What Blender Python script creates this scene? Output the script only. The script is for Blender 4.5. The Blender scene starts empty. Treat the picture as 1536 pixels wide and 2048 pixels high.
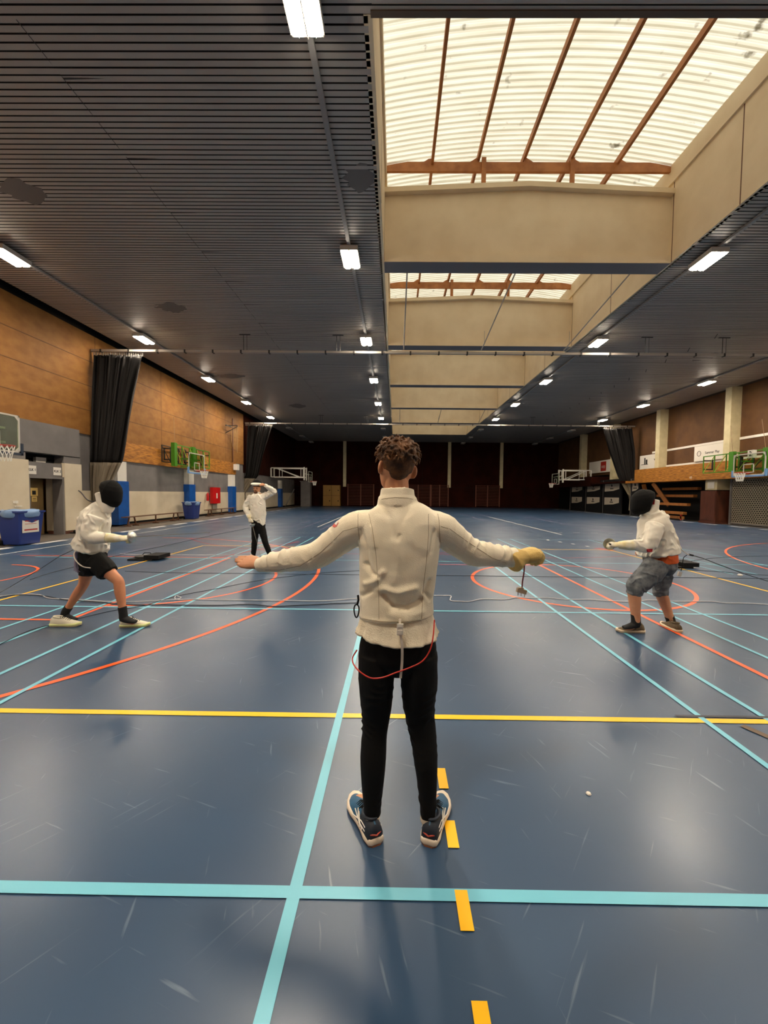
import bpy, bmesh, math, random
import numpy as np
from mathutils import Vector, Matrix, noise
from mathutils.bvhtree import BVHTree
random.seed(7)
S = bpy.context.scene
COL = S.collection
PI = math.pi

# ---------------------------------------------------------------- camera
CAM_H = 1.57
F_PX, CX, CY = 805.0, 784.0, 1024.0
VX, VY, ROLL = 791.0, 988.0, 0.0100
def cam_axes():
    fw = Vector((VX - CX, VY - CY, F_PX)).normalized()
    r = Vector((math.cos(ROLL), math.sin(ROLL), 0.0))
    r = (r - fw * r.dot(fw)).normalized()
    return r, fw, r.cross(fw)
R_, F_, U_ = cam_axes()
cd = bpy.data.cameras.new('camera'); cam = bpy.data.objects.new('camera', cd); COL.objects.link(cam)
cd.sensor_fit = 'HORIZONTAL'; cd.sensor_width = 36.0
cd.lens = F_PX / 1536.0 * 36.0
cd.shift_x = -(CX - 768.0) / 1536.0
cd.clip_start = 0.05; cd.clip_end = 300
mw = Matrix.Identity(4)
for i in range(3):
    mw[0][i] = R_[i] * (1, -1, -1)[i]
    mw[1][i] = F_[i] * (1, -1, -1)[i]
    mw[2][i] = U_[i] * (1, -1, -1)[i]
mw[2][3] = CAM_H
cam.matrix_world = mw
S.camera = cam
# survey helpers: a direction measured in the photograph -> a point at a known depth / on the floor / on a side wall
def _ray(px, py):
    d = Vector((px - CX, py - CY, F_PX))
    return Vector((d.dot(R_), d.dot(F_), d.dot(U_)))
def at(px, py, Y):
    d = _ray(px, py); return Vector((0, 0, CAM_H)) + d * (Y / d.y)
def fl(px, py, z=0.0):
    d = _ray(px, py); return Vector((0, 0, CAM_H)) + d * ((z - CAM_H) / d.z)

# ---------------------------------------------------------------- world and colour management
w = bpy.data.worlds.new('World'); S.world = w; w.use_nodes = True
bgn = w.node_tree.nodes['Background']
bgn.inputs[0].default_value = (1.0, 0.97, 0.90, 1)      # overcast daylight above the translucent roof
bgn.inputs[1].default_value = 1.15
S.view_settings.view_transform = 'Standard'; S.view_settings.look = 'None'
S.view_settings.exposure = 0.42; S.view_settings.gamma = 1.0; S.view_settings.use_curve_mapping = False
LAMP_STRENGTH = 440.0
LAMP_COLOR = (1.0, 0.86, 0.68)

# ---------------------------------------------------------------- materials
MATS = {}
def lin(c): return tuple((x / 12.92 if x <= .04045 else ((x + .055) / 1.055) ** 2.4) for x in c)
def rgb(r, g, b): return lin((r / 255, g / 255, b / 255))
def mat(name, c, rough=.6, c2=None, nscale=4.0, stretch=(1, 1, 1), bump=0.0, bscale=40.0, metal=0.0, spec=.5, detail=6, sheen=0.0, contrast=(.35, .65), coat=0.0, sss=0.0):
    if name in MATS: return MATS[name]
    m = bpy.data.materials.new(name); m.use_nodes = True; nt = m.node_tree; b = nt.nodes['Principled BSDF']
    b.inputs['Base Color'].default_value = (*c, 1); b.inputs['Roughness'].default_value = rough
    b.inputs['Metallic'].default_value = metal; b.inputs['Specular IOR Level'].default_value = spec
    if sheen: b.inputs['Sheen Weight'].default_value = sheen; b.inputs['Sheen Roughness'].default_value = .5
    if coat: b.inputs['Coat Weight'].default_value = coat
    if sss:
        b.inputs['Subsurface Weight'].default_value = sss
        b.inputs['Subsurface Radius'].default_value = (.012, .005, .003); b.inputs['Subsurface Scale'].default_value = 1.0
    tc = nt.nodes.new('ShaderNodeTexCoord'); mp = nt.nodes.new('ShaderNodeMapping'); mp.inputs['Scale'].default_value = stretch
    nt.links.new(tc.outputs['Object'], mp.inputs[0])
    if c2 is not None:
        n = nt.nodes.new('ShaderNodeTexNoise'); n.inputs['Scale'].default_value = nscale; n.inputs['Detail'].default_value = detail
        cr = nt.nodes.new('ShaderNodeValToRGB'); cr.color_ramp.elements[0].position = contrast[0]; cr.color_ramp.elements[1].position = contrast[1]
        cr.color_ramp.elements[0].color = (*c, 1); cr.color_ramp.elements[1].color = (*c2, 1)
        nt.links.new(mp.outputs[0], n.inputs['Vector']); nt.links.new(n.outputs['Fac'], cr.inputs[0]); nt.links.new(cr.outputs[0], b.inputs['Base Color'])
    if bump:
        n2 = nt.nodes.new('ShaderNodeTexNoise'); n2.inputs['Scale'].default_value = bscale; n2.inputs['Detail'].default_value = 4
        bp = nt.nodes.new('ShaderNodeBump'); bp.inputs['Strength'].default_value = bump; bp.inputs['Distance'].default_value = .01
        nt.links.new(mp.outputs[0], n2.inputs['Vector']); nt.links.new(n2.outputs['Fac'], bp.inputs['Height']); nt.links.new(bp.outputs[0], b.inputs['Normal'])
    MATS[name] = m; return m
def emit(name, c, s):
    if name in MATS: return MATS[name]
    m = bpy.data.materials.new(name); m.use_nodes = True; nt = m.node_tree; nt.nodes.clear()
    e = nt.nodes.new('ShaderNodeEmission'); e.inputs[0].default_value = (*c, 1); e.inputs[1].default_value = s
    o = nt.nodes.new('ShaderNodeOutputMaterial'); nt.links.new(e.outputs[0], o.inputs[0]); MATS[name] = m; return m

# ---------------------------------------------------------------- mesh helpers
class MB:
    def __init__(s): s.bm = bmesh.new(); s.m = 0
    def mi(s, i): s.m = i; return s
    def face(s, vs):
        try: f = s.bm.faces.new(vs)
        except ValueError: return None
        f.material_index = s.m; return f
    def quad(s, *ps): s.face([s.bm.verts.new(p) for p in ps]); return s
    def box(s, x0, x1, y0, y1, z0, z1):
        v = [s.bm.verts.new((x, y, z)) for z in (z0, z1) for y in (y0, y1) for x in (x0, x1)]
        for q in ((0, 2, 3, 1), (4, 5, 7, 6), (0, 1, 5, 4), (1, 3, 7, 5), (3, 2, 6, 7), (2, 0, 4, 6)): s.face([v[i] for i in q])
        return s
    def obox(s, c, hx, hy, hz, ax, ay, az):      # oriented box: half sizes along three axes
        c = Vector(c); ax, ay, az = Vector(ax).normalized(), Vector(ay).normalized(), Vector(az).normalized()
        v = [s.bm.verts.new(c + ax * hx * x + ay * hy * y + az * hz * z) for z in (-1, 1) for y in (-1, 1) for x in (-1, 1)]
        for q in ((0, 2, 3, 1), (4, 5, 7, 6), (0, 1, 5, 4), (1, 3, 7, 5), (3, 2, 6, 7), (2, 0, 4, 6)): s.face([v[i] for i in q])
        return s
    def bar(s, p, q, w, h=None, up=(0, 0, 1)):
        p, q = Vector(p), Vector(q); h = h or w; d = q - p; L = d.length
        if L < 1e-6: return s
        d.normalize(); upv = Vector(up)
        if abs(d.dot(upv)) > .95: upv = Vector((1, 0, 0))
        sd = d.cross(upv).normalized(); u2 = sd.cross(d)
        return s.obox((p + q) / 2, L / 2, w / 2, h / 2, d, sd, u2)
    def rings(s, rs, cap=True, closed=False):
        vr = [[s.bm.verts.new(p) for p in r] for r in rs]; n = len(vr[0])
        rng = range(len(vr)) if closed else range(len(vr) - 1)
        for i in rng:
            a, b = vr[i], vr[(i + 1) % len(vr)]
            for j in range(n): s.face([a[j], a[(j + 1) % n], b[(j + 1) % n], b[j]])
        if cap and not closed:
            s.face(vr[0][::-1]); s.face(vr[-1])
        return s
    def tube(s, pts, r, n=8, closed=False, cap=True):
        pts = [Vector(p) for p in pts]; k = len(pts); rr = r if hasattr(r, '__len__') else [r] * k
        rs = []; ref = None
        for i in range(k):
            if closed: t = pts[(i + 1) % k] - pts[i - 1]
            else: t = pts[min(i + 1, k - 1)] - pts[max(i - 1, 0)]
            t.normalize()
            if ref is None: ref = Vector((0, 0, 1)) if abs(t.z) < .9 else Vector((1, 0, 0))
            a = (ref - t * ref.dot(t)).normalized(); b = t.cross(a); ref = a
            rs.append([pts[i] + (a * math.cos(2 * PI * j / n) + b * math.sin(2 * PI * j / n)) * rr[i] for j in range(n)])
        return s.rings(rs, cap, closed)
    def cyl(s, p, q, r, n=12): return s.tube([p, q], r, n)
    def lathe(s, c, prof, n=24, ax=(0, 0, 1), cap=True):
        c = Vector(c); ax = Vector(ax).normalized(); a = ax.orthogonal().normalized(); b = ax.cross(a)
        return s.rings([[c + ax * h + (a * math.cos(2 * PI * j / n) + b * math.sin(2 * PI * j / n)) * max(r, 1e-4) for j in range(n)] for r, h in prof], cap)
    def prism(s, poly, d0, d1, ax):               # polygon in the two other axes, extruded along ax (0,1,2)
        def P(u, v, d):
            return ((d, u, v), (u, d, v), (u, v, d))[ax]
        s.rings([[Vector(P(u, v, d0)) for u, v in poly], [Vector(P(u, v, d1)) for u, v in poly]]); return s
    def sphere(s, c, r, n=12, sc=(1, 1, 1)):
        c = Vector(c); rs = []
        for i in range(1, n):
            t = PI * i / n; rs.append([c + Vector((math.sin(t) * math.cos(2 * PI * j / (2 * n)) * sc[0], math.sin(t) * math.sin(2 * PI * j / (2 * n)) * sc[1], math.cos(t) * sc[2])) * r for j in range(2 * n)])
        return s.rings(rs)
    def obj(s, name, mats, parent=None, smooth=False, loc=None):
        me = bpy.data.meshes.new(name)
        if loc is not None: bmesh.ops.translate(s.bm, verts=s.bm.verts, vec=-Vector(loc))
        bmesh.ops.recalc_face_normals(s.bm, faces=s.bm.faces)
        s.bm.to_mesh(me); s.bm.free()
        for m in (mats if isinstance(mats, (list, tuple)) else [mats]): me.materials.append(m)
        if smooth:
            for p in me.polygons: p.use_smooth = True
        o = bpy.data.objects.new(name, me); COL.objects.link(o)
        if loc is not None and parent is None: o.location = loc
        if parent: o.parent = parent
        return o
def tag(o, label=None, cat=None, group=None, kind=None):
    if label: o['label'] = label
    if cat: o['category'] = cat
    if group: o['group'] = group
    if kind: o['kind'] = kind
    return o
def thing(name, label, cat, loc=(0, 0, 0), group=None, rz=0):
    o = bpy.data.objects.new(name, None); COL.objects.link(o); o.location = loc; o.rotation_euler.z = rz; o.empty_display_size = .1
    return tag(o, label, cat, group)
def struct(o): o['kind'] = 'structure'; return o
def dup(root, loc, label=None, group=None, rz=None):
    r = root.copy(); COL.objects.link(r); r.location = loc
    if rz is not None: r.rotation_euler.z = rz
    if label: r['label'] = label
    if group: r['group'] = group
    for ch in list(root.children):
        c = ch.copy(); COL.objects.link(c); c.parent = r
        for g in list(ch.children):
            d = g.copy(); COL.objects.link(d); d.parent = c
    return r
def text_mesh(s, size, mat_, origin, xdir, updir, parent=None, name='lettering', bold=0.0, align='CENTER', depth=.002):
    cu = bpy.data.curves.new(name, 'FONT'); cu.body = s; cu.size = size; cu.align_x = align; cu.align_y = 'CENTER'; cu.extrude = depth; cu.offset = bold
    to = bpy.data.objects.new(name + '_c', cu); COL.objects.link(to)
    bpy.context.view_layer.update()
    me = bpy.data.meshes.new_from_object(to.evaluated_get(bpy.context.evaluated_depsgraph_get()))
    bpy.data.objects.remove(to); bpy.data.curves.remove(cu)
    x = Vector(xdir).normalized(); u = Vector(updir).normalized(); nrm = x.cross(u)
    M = Matrix((x, u, nrm)).transposed().to_4x4(); M.translation = Vector(origin)
    me.transform(M); me.materials.clear(); me.materials.append(mat_)
    o = bpy.data.objects.new(name, me); COL.objects.link(o)
    if parent: o.parent = parent
    return o

# ================================================================= STRUCTURE
ZC = 8.0; YF = 50.0; YB = -7.0; XL, XR = -12.1, 19.7
WX0, WX1 = -0.38, 7.50        # roof-light well
M_floor = mat('floor_blue', rgb(39, 65, 94), .40, rgb(46, 73, 102), .5, spec=.6)
def floor_nodes():
    nt = M_floor.node_tree; b = nt.nodes['Principled BSDF']
    n = nt.nodes.new('ShaderNodeTexNoise'); n.inputs['Scale'].default_value = .9; n.inputs['Detail'].default_value = 2
    r = nt.nodes.new('ShaderNodeMapRange'); r.inputs[3].default_value = .30; r.inputs[4].default_value = .38; r.inputs[1].default_value = .3; r.inputs[2].default_value = .7
    tc = [x for x in nt.nodes if x.type == 'TEX_COORD'][0]
    nt.links.new(tc.outputs['Object'], n.inputs['Vector']); nt.links.new(n.outputs['Fac'], r.inputs[0]); nt.links.new(r.outputs[0], b.inputs['Roughness'])
def floor_scuffs():
    nt = M_floor.node_tree; b = nt.nodes['Principled BSDF']; L = nt.links.new; src = b.inputs['Base Color'].links[0].from_socket
    tc = [x for x in nt.nodes if x.type == 'TEX_COORD'][0]; prev = src
    for rot, sc, off in ((.35, (2.2, 34, 1), 0), (-.9, (1.6, 42, 1), 7), (1.3, (2.6, 30, 1), 13)):
        m1 = nt.nodes.new('ShaderNodeMapping'); m1.inputs['Rotation'].default_value = (0, 0, rot); m1.inputs['Location'].default_value = (off, off, 0)
        m2 = nt.nodes.new('ShaderNodeMapping'); m2.inputs['Scale'].default_value = sc; n = nt.nodes.new('ShaderNodeTexNoise'); n.inputs['Scale'].default_value = 1; n.inputs['Detail'].default_value = 3
        r = nt.nodes.new('ShaderNodeMapRange'); r.inputs[1].default_value = .68; r.inputs[2].default_value = .76; r.inputs[4].default_value = .22
        x = nt.nodes.new('ShaderNodeMix'); x.data_type = 'RGBA'; x.inputs[7].default_value = (.42, .50, .58, 1)
        L(tc.outputs['Object'], m1.inputs[0]); L(m1.outputs[0], m2.inputs[0]); L(m2.outputs[0], n.inputs['Vector']); L(n.outputs['Fac'], r.inputs[0]); L(r.outputs[0], x.inputs[0]); L(prev, x.inputs[6]); prev = x.outputs[2]
    L(prev, b.inputs['Base Color'])
floor_nodes(); floor_scuffs()
P_lb = mat('paint_light_blue', rgb(108, 186, 208), .4); P_ye = mat('paint_yellow', rgb(250, 190, 0), .4)
P_or = mat('paint_orange', rgb(238, 92, 32), .4); P_wh = mat('paint_white', rgb(215, 215, 215), .45)
P_rd = mat('paint_red', rgb(150, 40, 60), .45); P_bk = mat('paint_black', rgb(25, 32, 45), .45); P_gr = mat('border_grey', rgb(88, 80, 72), .6)
P_pu = mat('paint_grey_violet', rgb(110, 105, 135), .45); P_br = mat('tape_brown', rgb(92, 72, 50), .5)
f = MB(); f.mi(0).quad((-14.5, YB, 0), (22.5, YB, 0), (22.5, YF, 0), (-14.5, YF, 0))
_z = [0.0010]
def nz(): _z[0] += .00004; return _z[0]
def lx(x0, x1, y, w, m):      # a line across the hall
    z = nz(); f.mi(m).quad((x0, y - w / 2, z), (x1, y - w / 2, z), (x1, y + w / 2, z), (x0, y + w / 2, z))
def ly(x, y0, y1, w, m):
    z = nz(); f.mi(m).quad((x - w / 2, y0, z), (x + w / 2, y0, z), (x + w / 2, y1, z), (x - w / 2, y1, z))
def lseg(a, b, w, m):
    a, b = Vector(a).to_2d(), Vector(b).to_2d(); d = (b - a).normalized(); n = Vector((-d.y, d.x)) * w / 2; z = nz()
    f.mi(m).quad((*(a - n), z), (*(b - n), z), (*(b + n), z), (*(a + n), z))
def arc(cx, cy, r, a0, a1, w, m, n=72):
    z = nz(); a0, a1 = math.radians(a0), math.radians(a1); f.mi(m)
    for i in range(n):
        t0, t1 = a0 + (a1 - a0) * i / n, a0 + (a1 - a0) * (i + 1) / n
        f.quad(*[(cx + rr * math.cos(t), cy + rr * math.sin(t), z) for rr, t in ((r - w / 2, t0), (r + w / 2, t0), (r + w / 2, t1), (r - w / 2, t1))])
LB, YE, OR, WH, RD, BK, GR, PU, BR = 1, 2, 3, 4, 5, 6, 7, 8, 9
# grey run-off strips by the side walls
f.mi(GR).quad((-14.5, YB, .0006), (-10.75, YB, .0006), (-10.75, YF, .0006), (-14.5, YF, .0006))
f.mi(GR).quad((19.0, YB, .0006), (22.5, YB, .0006), (22.5, YF, .0006), (19.0, YF, .0006))
# faint far-court markings first
for y in (18.2, 18.9, 21.4, 26.0, 32.0, 36.5): lx(-9.5, 17.2, y, .05, PU)
for x in (-6.9, -4.9, -4.2, -3.2, -2.3, 2.4, 3.1, 5.4, 6.7, 9.4): ly(x, 17.0, 34.0, .05, PU)
ly(6.7, 16.2, 29.0, .06, WH); ly(-6.9, 9.95, 34.0, .05, PU); ly(-9.6, 6.0, 46.0, .05, WH); ly(-3.6, 18.6, 33.0, .05, WH)
for x in (9.5, 10.3, 12.2, 14.4, 16.6): ly(x, 12.0, 38.0, .05, PU)
for k in range(12): lx(6.8 + k * .75, 7.1 + k * .75, 17.1, .05, WH)
for k in range(5): lx(5.35 + k * .2, 5.45 + k * .2, 14.2 - k * .55, .16, WH)
for k in range(7): lx(-6.2 + k * .7, -5.9 + k * .7, 16.2, .05, PU)
arc(10.6, 27.0, 1.8, 90, 270, .05, PU); arc(10.6, 27.0, 5.3, 100, 262, .05, PU); arc(-12.0, 26.0, 6.2, -80, 80, .05, PU)
lx(-9.5, 17.0, 14.45, .05, PU); lx(-3.6, 3.6, 9.0, .045, PU); lx(-9.0, 17.0, 12.95, .05, PU)
arc(-1.0, 17.6, 7.2, 215, 290, .05, RD); arc(3.6, 17.0, 6.9, 235, 320, .05, RD)
lx(1.0, 3.2, 8.95, .05, RD); lseg((-4.3, 9.4), (-3.1, 12.9), .09, RD); lx(-9.4, -3.0, 9.75, .05, PU)
lseg((6.05, 12.1), (6.3, 11.6), .3, RD)
# volleyball (yellow)
ly(-5.62, 2.74, 11.7, .05, YE); ly(6.26, 2.74, 11.8, .05, YE); lx(-5.62, 6.26, 11.72, .05, YE)
lx(-12.0, 18.0, 2.775, .055, YE)
# orange basketball markings
arc(3.25, 7.30, 1.80, 0, 360, .06, OR, 96)
arc(-7.93, 7.13, 6.46, -90, 90, .06, OR, 120)
arc(-3.97, 7.17, 1.76, -88, 66, .05, OR); ly(-3.95, 4.78, 9.55, .055, OR); lx(-9.0, -3.93, 4.79, .05, OR); lx(-9.0, -3.93, 9.55, .05, OR)
arc(-8.05, 7.08, 1.25, -90, 90, .05, OR)
ly(3.26, -2, 9.7, .055, OR)
arc(15.0, 7.30, 6.97, 95, 265, .055, OR, 120)
# badminton (light blue)
ly(-.38, .9, 5.36, .05, LB)
for x in (-2.90, -3.36): ly(x, -2, 14.2, .042, LB)
for x in (-4.02, -4.46): ly(x, 1, 14.2, .042, LB)
for x in (2.19, 2.65): ly(x, -2, 14.4, .042, LB)
for x in (3.66, 4.13): ly(x, 1, 14.4, .042, LB)
for x in (6.9, 7.4, 8.6): ly(x, 8.2, 14.4, .042, LB)
lx(-2.92, 2.67, 1.51, .05, LB); lx(-8.5, 9.0, 5.36, .042, LB); lx(-8.5, 10.0, 9.38, .042, LB); lx(-8.5, 10.0, 14.3, .035, LB)
for y0, y1 in ((2.08, 2.24), (1.72, 1.87), (1.38, 1.53), (1.03, 1.18)): ly(.275, y0, y1, .05, YE)
lx(2.02, 9, 2.83, .026, BK); lseg((2.4, 2.72), (2.48, 2.55), .05, BR)
# white dashes along the side strips
for k in range(22):
    y = 6.0 + 1.85 * k; f.mi(WH).quad((-10.62, y, .0035), (-10.4, y, .0035), (-10.4, y + 1.15, .0035), (-10.62, y + 1.15, .0035))
    f.mi(WH).quad((18.1, y + .2, .0035), (18.32, y + .2, .0035), (18.32, y + 1.25, .0035), (18.1, y + 1.25, .0035))
floor = struct(f.obj('floor', [M_floor, P_lb, P_ye, P_or, P_wh, P_rd, P_bk, P_gr, P_pu, P_br]))

# ceiling of ribbed sheet
M_ceil = mat('ceiling_grey', rgb(170, 162, 152), .42, rgb(178, 170, 160), .4, spec=.55)
M_gap = mat('ceiling_gap', rgb(52, 49, 47), .7); M_stain = mat('ceiling_stain', rgb(108, 102, 98), .6)
c = MB(); y = YB; pitch = .1125
while y < YF:
    segs = [(XL, XR)] if (y < 5.68 or y > 43.5) else [(XL, WX0 - .06), (WX1 + .05, XR)]
    for a, b in segs:
        jag = random.random()
        for (sa, sb) in (((a, -5.25), (-5.25, b)) if a < -6 and b > -5 and b < 5 else ((a, b),)):
            zz = ZC - (.004 if sa > -6 and jag < .12 else 0)
            c.mi(0).quad((sa, y, zz), (sb, y, zz), (sb, y + .086, zz), (sa, y + .086, zz))
            c.mi(1).quad((sa, y + .086, zz), (sb, y + .086, zz), (sb, y + .090, ZC + .03), (sa, y + .090, ZC + .03))
            c.quad((sa, y + .090, ZC + .03), (sb, y + .090, ZC + .03), (sb, y + .1085, ZC + .03), (sa, y + .1085, ZC + .03))
            c.quad((sa, y + .1085, ZC + .03), (sb, y + .1085, ZC + .03), (sb, y + pitch, ZC), (sa, y + pitch, ZC))
    y += pitch
for k in range(60):
    y0 = 5 + k * .75; c.mi(1).quad((-5.256, y0, ZC - .005), (-5.244, y0, ZC - .005), (-5.244, y0 + .3 + .4 * random.random(), ZC - .005), (-5.256, y0 + .6, ZC - .005))
    if k % 2 == 0: c.quad((-5.25, y0 + .02, ZC - .005), (-5.25, y0 + .05, ZC - .005), (-4.6, y0 + .035, ZC - .005), (-4.7, y0 + .03, ZC - .005))
    if k > 14 and k % 2: c.quad((12.6, y0, ZC - .005), (12.63, y0, ZC - .005), (12.9, y0 + .5, ZC - .005), (12.86, y0 + .5, ZC - .005))
c.mi(2)
for (sx, sy, ra, rb) in ((-8.1, 8.9, .45, .35), (-7.9, 14.3, .5, .35), (-9.2, 22.5, .8, .4), (14.1, 18.9, .5, .5), (-.8, 8.5, .3, .35), (14.8, 9.5, .7, .4), (-7.3, 30, .6, .7)):
    n = 18; c.face([c.bm.verts.new((sx + ra * math.cos(2 * PI * i / n) * (1 + .25 * math.sin(3 * i)), sy + rb * math.sin(2 * PI * i / n) * (1 + .2 * math.cos(5 * i)), ZC - .003)) for i in range(n)])
c.mi(0).box(XL, XR, YB, 5.6, ZC + .05, ZC + .2).box(XL, WX0 - .1, 5.6, YF, ZC + .05, ZC + .2).box(WX1 + .1, XR, 5.6, YF, ZC + .05, ZC + .2).box(WX0 - .1, WX1 + .1, 43.6, YF, ZC + .05, ZC + .2)
c.mi(1).box(-13.4, XL, YB, YF, 8.42, 8.5)
c.box(XL - .02, XL, YB, YF, ZC, 8.45)
c.mi(1).box(XR, 21.2, YB, YF, 8.0, 8.1)
struct(c.obj('ceiling', [M_ceil, M_gap, M_stain]))

# side walls
M_wood = mat('chipboard', rgb(142, 98, 46), .7, rgb(128, 84, 36), 3.5, stretch=(1, .6, 1), bump=.15, bscale=60, spec=.3)
M_osb = mat('osb', rgb(188, 126, 42), .6, rgb(128, 76, 22), 5, stretch=(1, .55, 4.5), bump=.3, bscale=30, detail=3)
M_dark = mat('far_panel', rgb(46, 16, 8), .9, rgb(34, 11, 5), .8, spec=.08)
M_dwood = mat('right_wall_board', rgb(92, 60, 26), .8, rgb(78, 49, 21), 1.2, bump=.1)
M_grey = mat('wall_grey', rgb(118, 114, 112), .7, rgb(106, 102, 100), 1.5)
M_beige = mat('wall_beige', rgb(214, 202, 178), .6, rgb(200, 186, 160), 1.0, bump=.05)
M_blk = mat('black', rgb(9, 9, 9), .7, spec=.25); M_skirt = mat('skirting_brown', rgb(104, 62, 44), .6)
M_cream = mat('cream_paint', rgb(208, 196, 158), .6, rgb(190, 178, 140), 2)
M_line = mat('panel_joint', rgb(92, 58, 26), .8)
wl = MB()
XW = -12.55
wl.mi(0).box(XW - .1, XW, YB, 33.2, 3.86, 7.95)
for z in (4.85, 5.85, 6.85): wl.mi(4).box(XW - .02, XW + .006, YB, 33.2, z - .012, z + .012)
for yy in (-1.0, 8.0, 16.9, 21.6, 26.4, 29.7): wl.box(XW - .02, XW + .004, yy - .01, yy + .01, 3.86, 7.95)
wl.mi(1).box(XW - .1, XW + .01, 17.2, 31.6, 2.96, 3.86)
wl.mi(2).box(XW - .3, XW - .05, 15.2, YF, 1.58, 3.9)
wl.mi(3).box(XW - .3, XW - .02, 15.2, YF, .14, 1.58)
wl.mi(5).box(XW - .3, XW, 15.2, YF, 0, .14)
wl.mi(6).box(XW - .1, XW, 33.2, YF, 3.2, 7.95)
wl.mi(7).box(XW - .15, XW - .08, YB, YF, 7.9, 8.5)
# door section stands 0.6 m further into the hall
wl.mi(2).box(-12.6, -11.95, YB, 15.2, 2.82, 3.86).box(-12.6, -11.95, YB, 12.95, 2.56, 2.82).box(-12.6, -11.95, 14.45, 15.2, 2.56, 2.82)
wl.mi(3).box(-12.6, -11.9, YB, 13.0, .12, 2.56).box(-12.6, -11.9, 14.42, 15.2, .12, 2.56)
wl.mi(8).box(-12.55, -11.93, YB, 13.0, 0, .12).box(-12.55, -11.93, 14.42, 15.2, 0, .12)
wl.mi(7).box(-12.6, -12.3, 12.95, 14.45, 2.5, 2.82); wl.mi(2).box(-12.3, -12.0, 13.0, 14.42, 2.03, 2.52)
wl.mi(7).box(-11.95, -11.945, YB, 15.2, 2.80, 2.83)
struct(wl.obj('wall_left', [M_wood, M_osb, M_grey, M_beige, M_line, M_blk, M_dark, M_blk, M_skirt]))
# doorway
M_yel = mat('locker_yellow', rgb(196, 140, 20), .5); M_door = mat('door_brown', rgb(122, 98, 58), .5, rgb(108, 86, 50), 2); M_wht = mat('white_paint', rgb(225, 220, 210), .5)
M_ink = mat('ink', rgb(20, 20, 20), .5); M_steel = mat('steel', rgb(170, 170, 170), .35, metal=.8)
dr = struct(MB().box(-12.3, -11.93, 13.0, 13.07, 0, 2.05).box(-12.3, -11.93, 14.35, 14.42, 0, 2.05).box(-12.3, -11.93, 13.07, 14.35, 1.98, 2.05).obj('door_1', M_grey))
lf = MB().box(-12.6, -12.55, 13.35, 14.25, .02, 1.96).obj('door_leaf', M_door, dr)
MB().cyl((-12.55, 13.46, 1.0), (-12.49, 13.46, 1.0), .012).cyl((-12.49, 13.46, 1.0), (-12.49, 13.58, 1.0), .012).obj('door_handle', M_steel, lf)
nt_ = MB().mi(0).box(-12.548, -12.54, 13.72, 14.02, 1.38, 1.66).box(-12.548, -12.54, 13.78, 13.98, 1.18, 1.36).mi(1).box(-12.54, -12.535, 13.80, 13.94, 1.42, 1.56).box(-12.54, -12.535, 13.82, 13.94, 1.28, 1.30).box(-12.54, -12.535, 13.82, 13.94, 1.23, 1.245).obj('notice', [mat('paper_yellow', rgb(225, 190, 110), .6), M_ink], lf)
MB().box(-14.5, -12.3, 12.4, 12.45, 0, 2.6).box(-14.5, -12.6, 15.2, 15.25, 0, 2.6).box(-14.5, -14.45, 12.4, 15.2, 0, 2.6).box(-14.5, -12.3, 12.4, 15.2, 2.6, 2.65).obj('corridor_wall', mat('corridor_yellow', rgb(190, 145, 50), .6), dr)
lk = thing('locker', 'yellow locker just inside the open changing-room doorway', 'locker', (-13.0, 13.55, 0))
MB().box(-13.4, -12.75, 13.1, 13.50, .3, 1.95).obj('body', M_yel, lk, loc=lk.location)
MB().box(-12.75, -12.74, 13.12, 13.48, 1.2, 1.6).box(-12.75, -12.74, 13.12, 13.48, .35, 1.15).box(-12.75, -12.74, 13.12, 13.48, 1.65, 1.93).obj('door', M_yel, lk, loc=lk.location)
for i, (yy, t) in enumerate(((13.2, 'KLK 1'), (14.2, 'KLK 2'))):
    sg = thing('room_sign', 'white square sign reading %s above the doorway' % t, 'sign', (-11.99, yy, 2.25), 'changing-room signs')
    MB().box(0, .012, -.16, .16, -.14, .14).obj('plate', M_wht, sg)
    text_mesh(t, .115, M_ink, (.014, 0, 0), (0, 1, 0), (0, 0, 1), sg, bold=.002)
el = thing('emergency_light', 'small white emergency light above the changing-room doorway', 'light fitting', (-12.25, 13.75, 2.6))
MB().box(0, .1, -.2, .2, -.02, .1).obj('housing', M_grey, el); MB().box(0, .09, -.19, .19, -.07, -.02).obj('cover', M_wht, el)
tag(MB().box(-11.9, -11.86, 12.42, 12.56, 1.16, 1.24).box(-11.9, -11.87, 12.46, 12.7, 1.05, 1.08).obj('door_latch', M_wht), 'small white catch on the beige storeroom panel left of the doorway', 'latch')

# far wall and back wall
wf = MB(); wf.mi(0).box(-13.2, 21.5, YF, YF + .2, 0, 8.6)
for x in (-9.4, -3.1, 3.3, 9.7, 16.0): wf.mi(1).box(x - .015, x + .015, YF - .01, YF, 0, 8)
wf.mi(1).box(-13.2, 21.5, YF - .012, YF, 2.38, 2.42)
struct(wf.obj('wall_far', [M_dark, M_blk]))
struct(MB().box(-14.6, 22.6, YB - .2, YB, 0, 8.6).obj('wall_back', M_wood))
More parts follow.
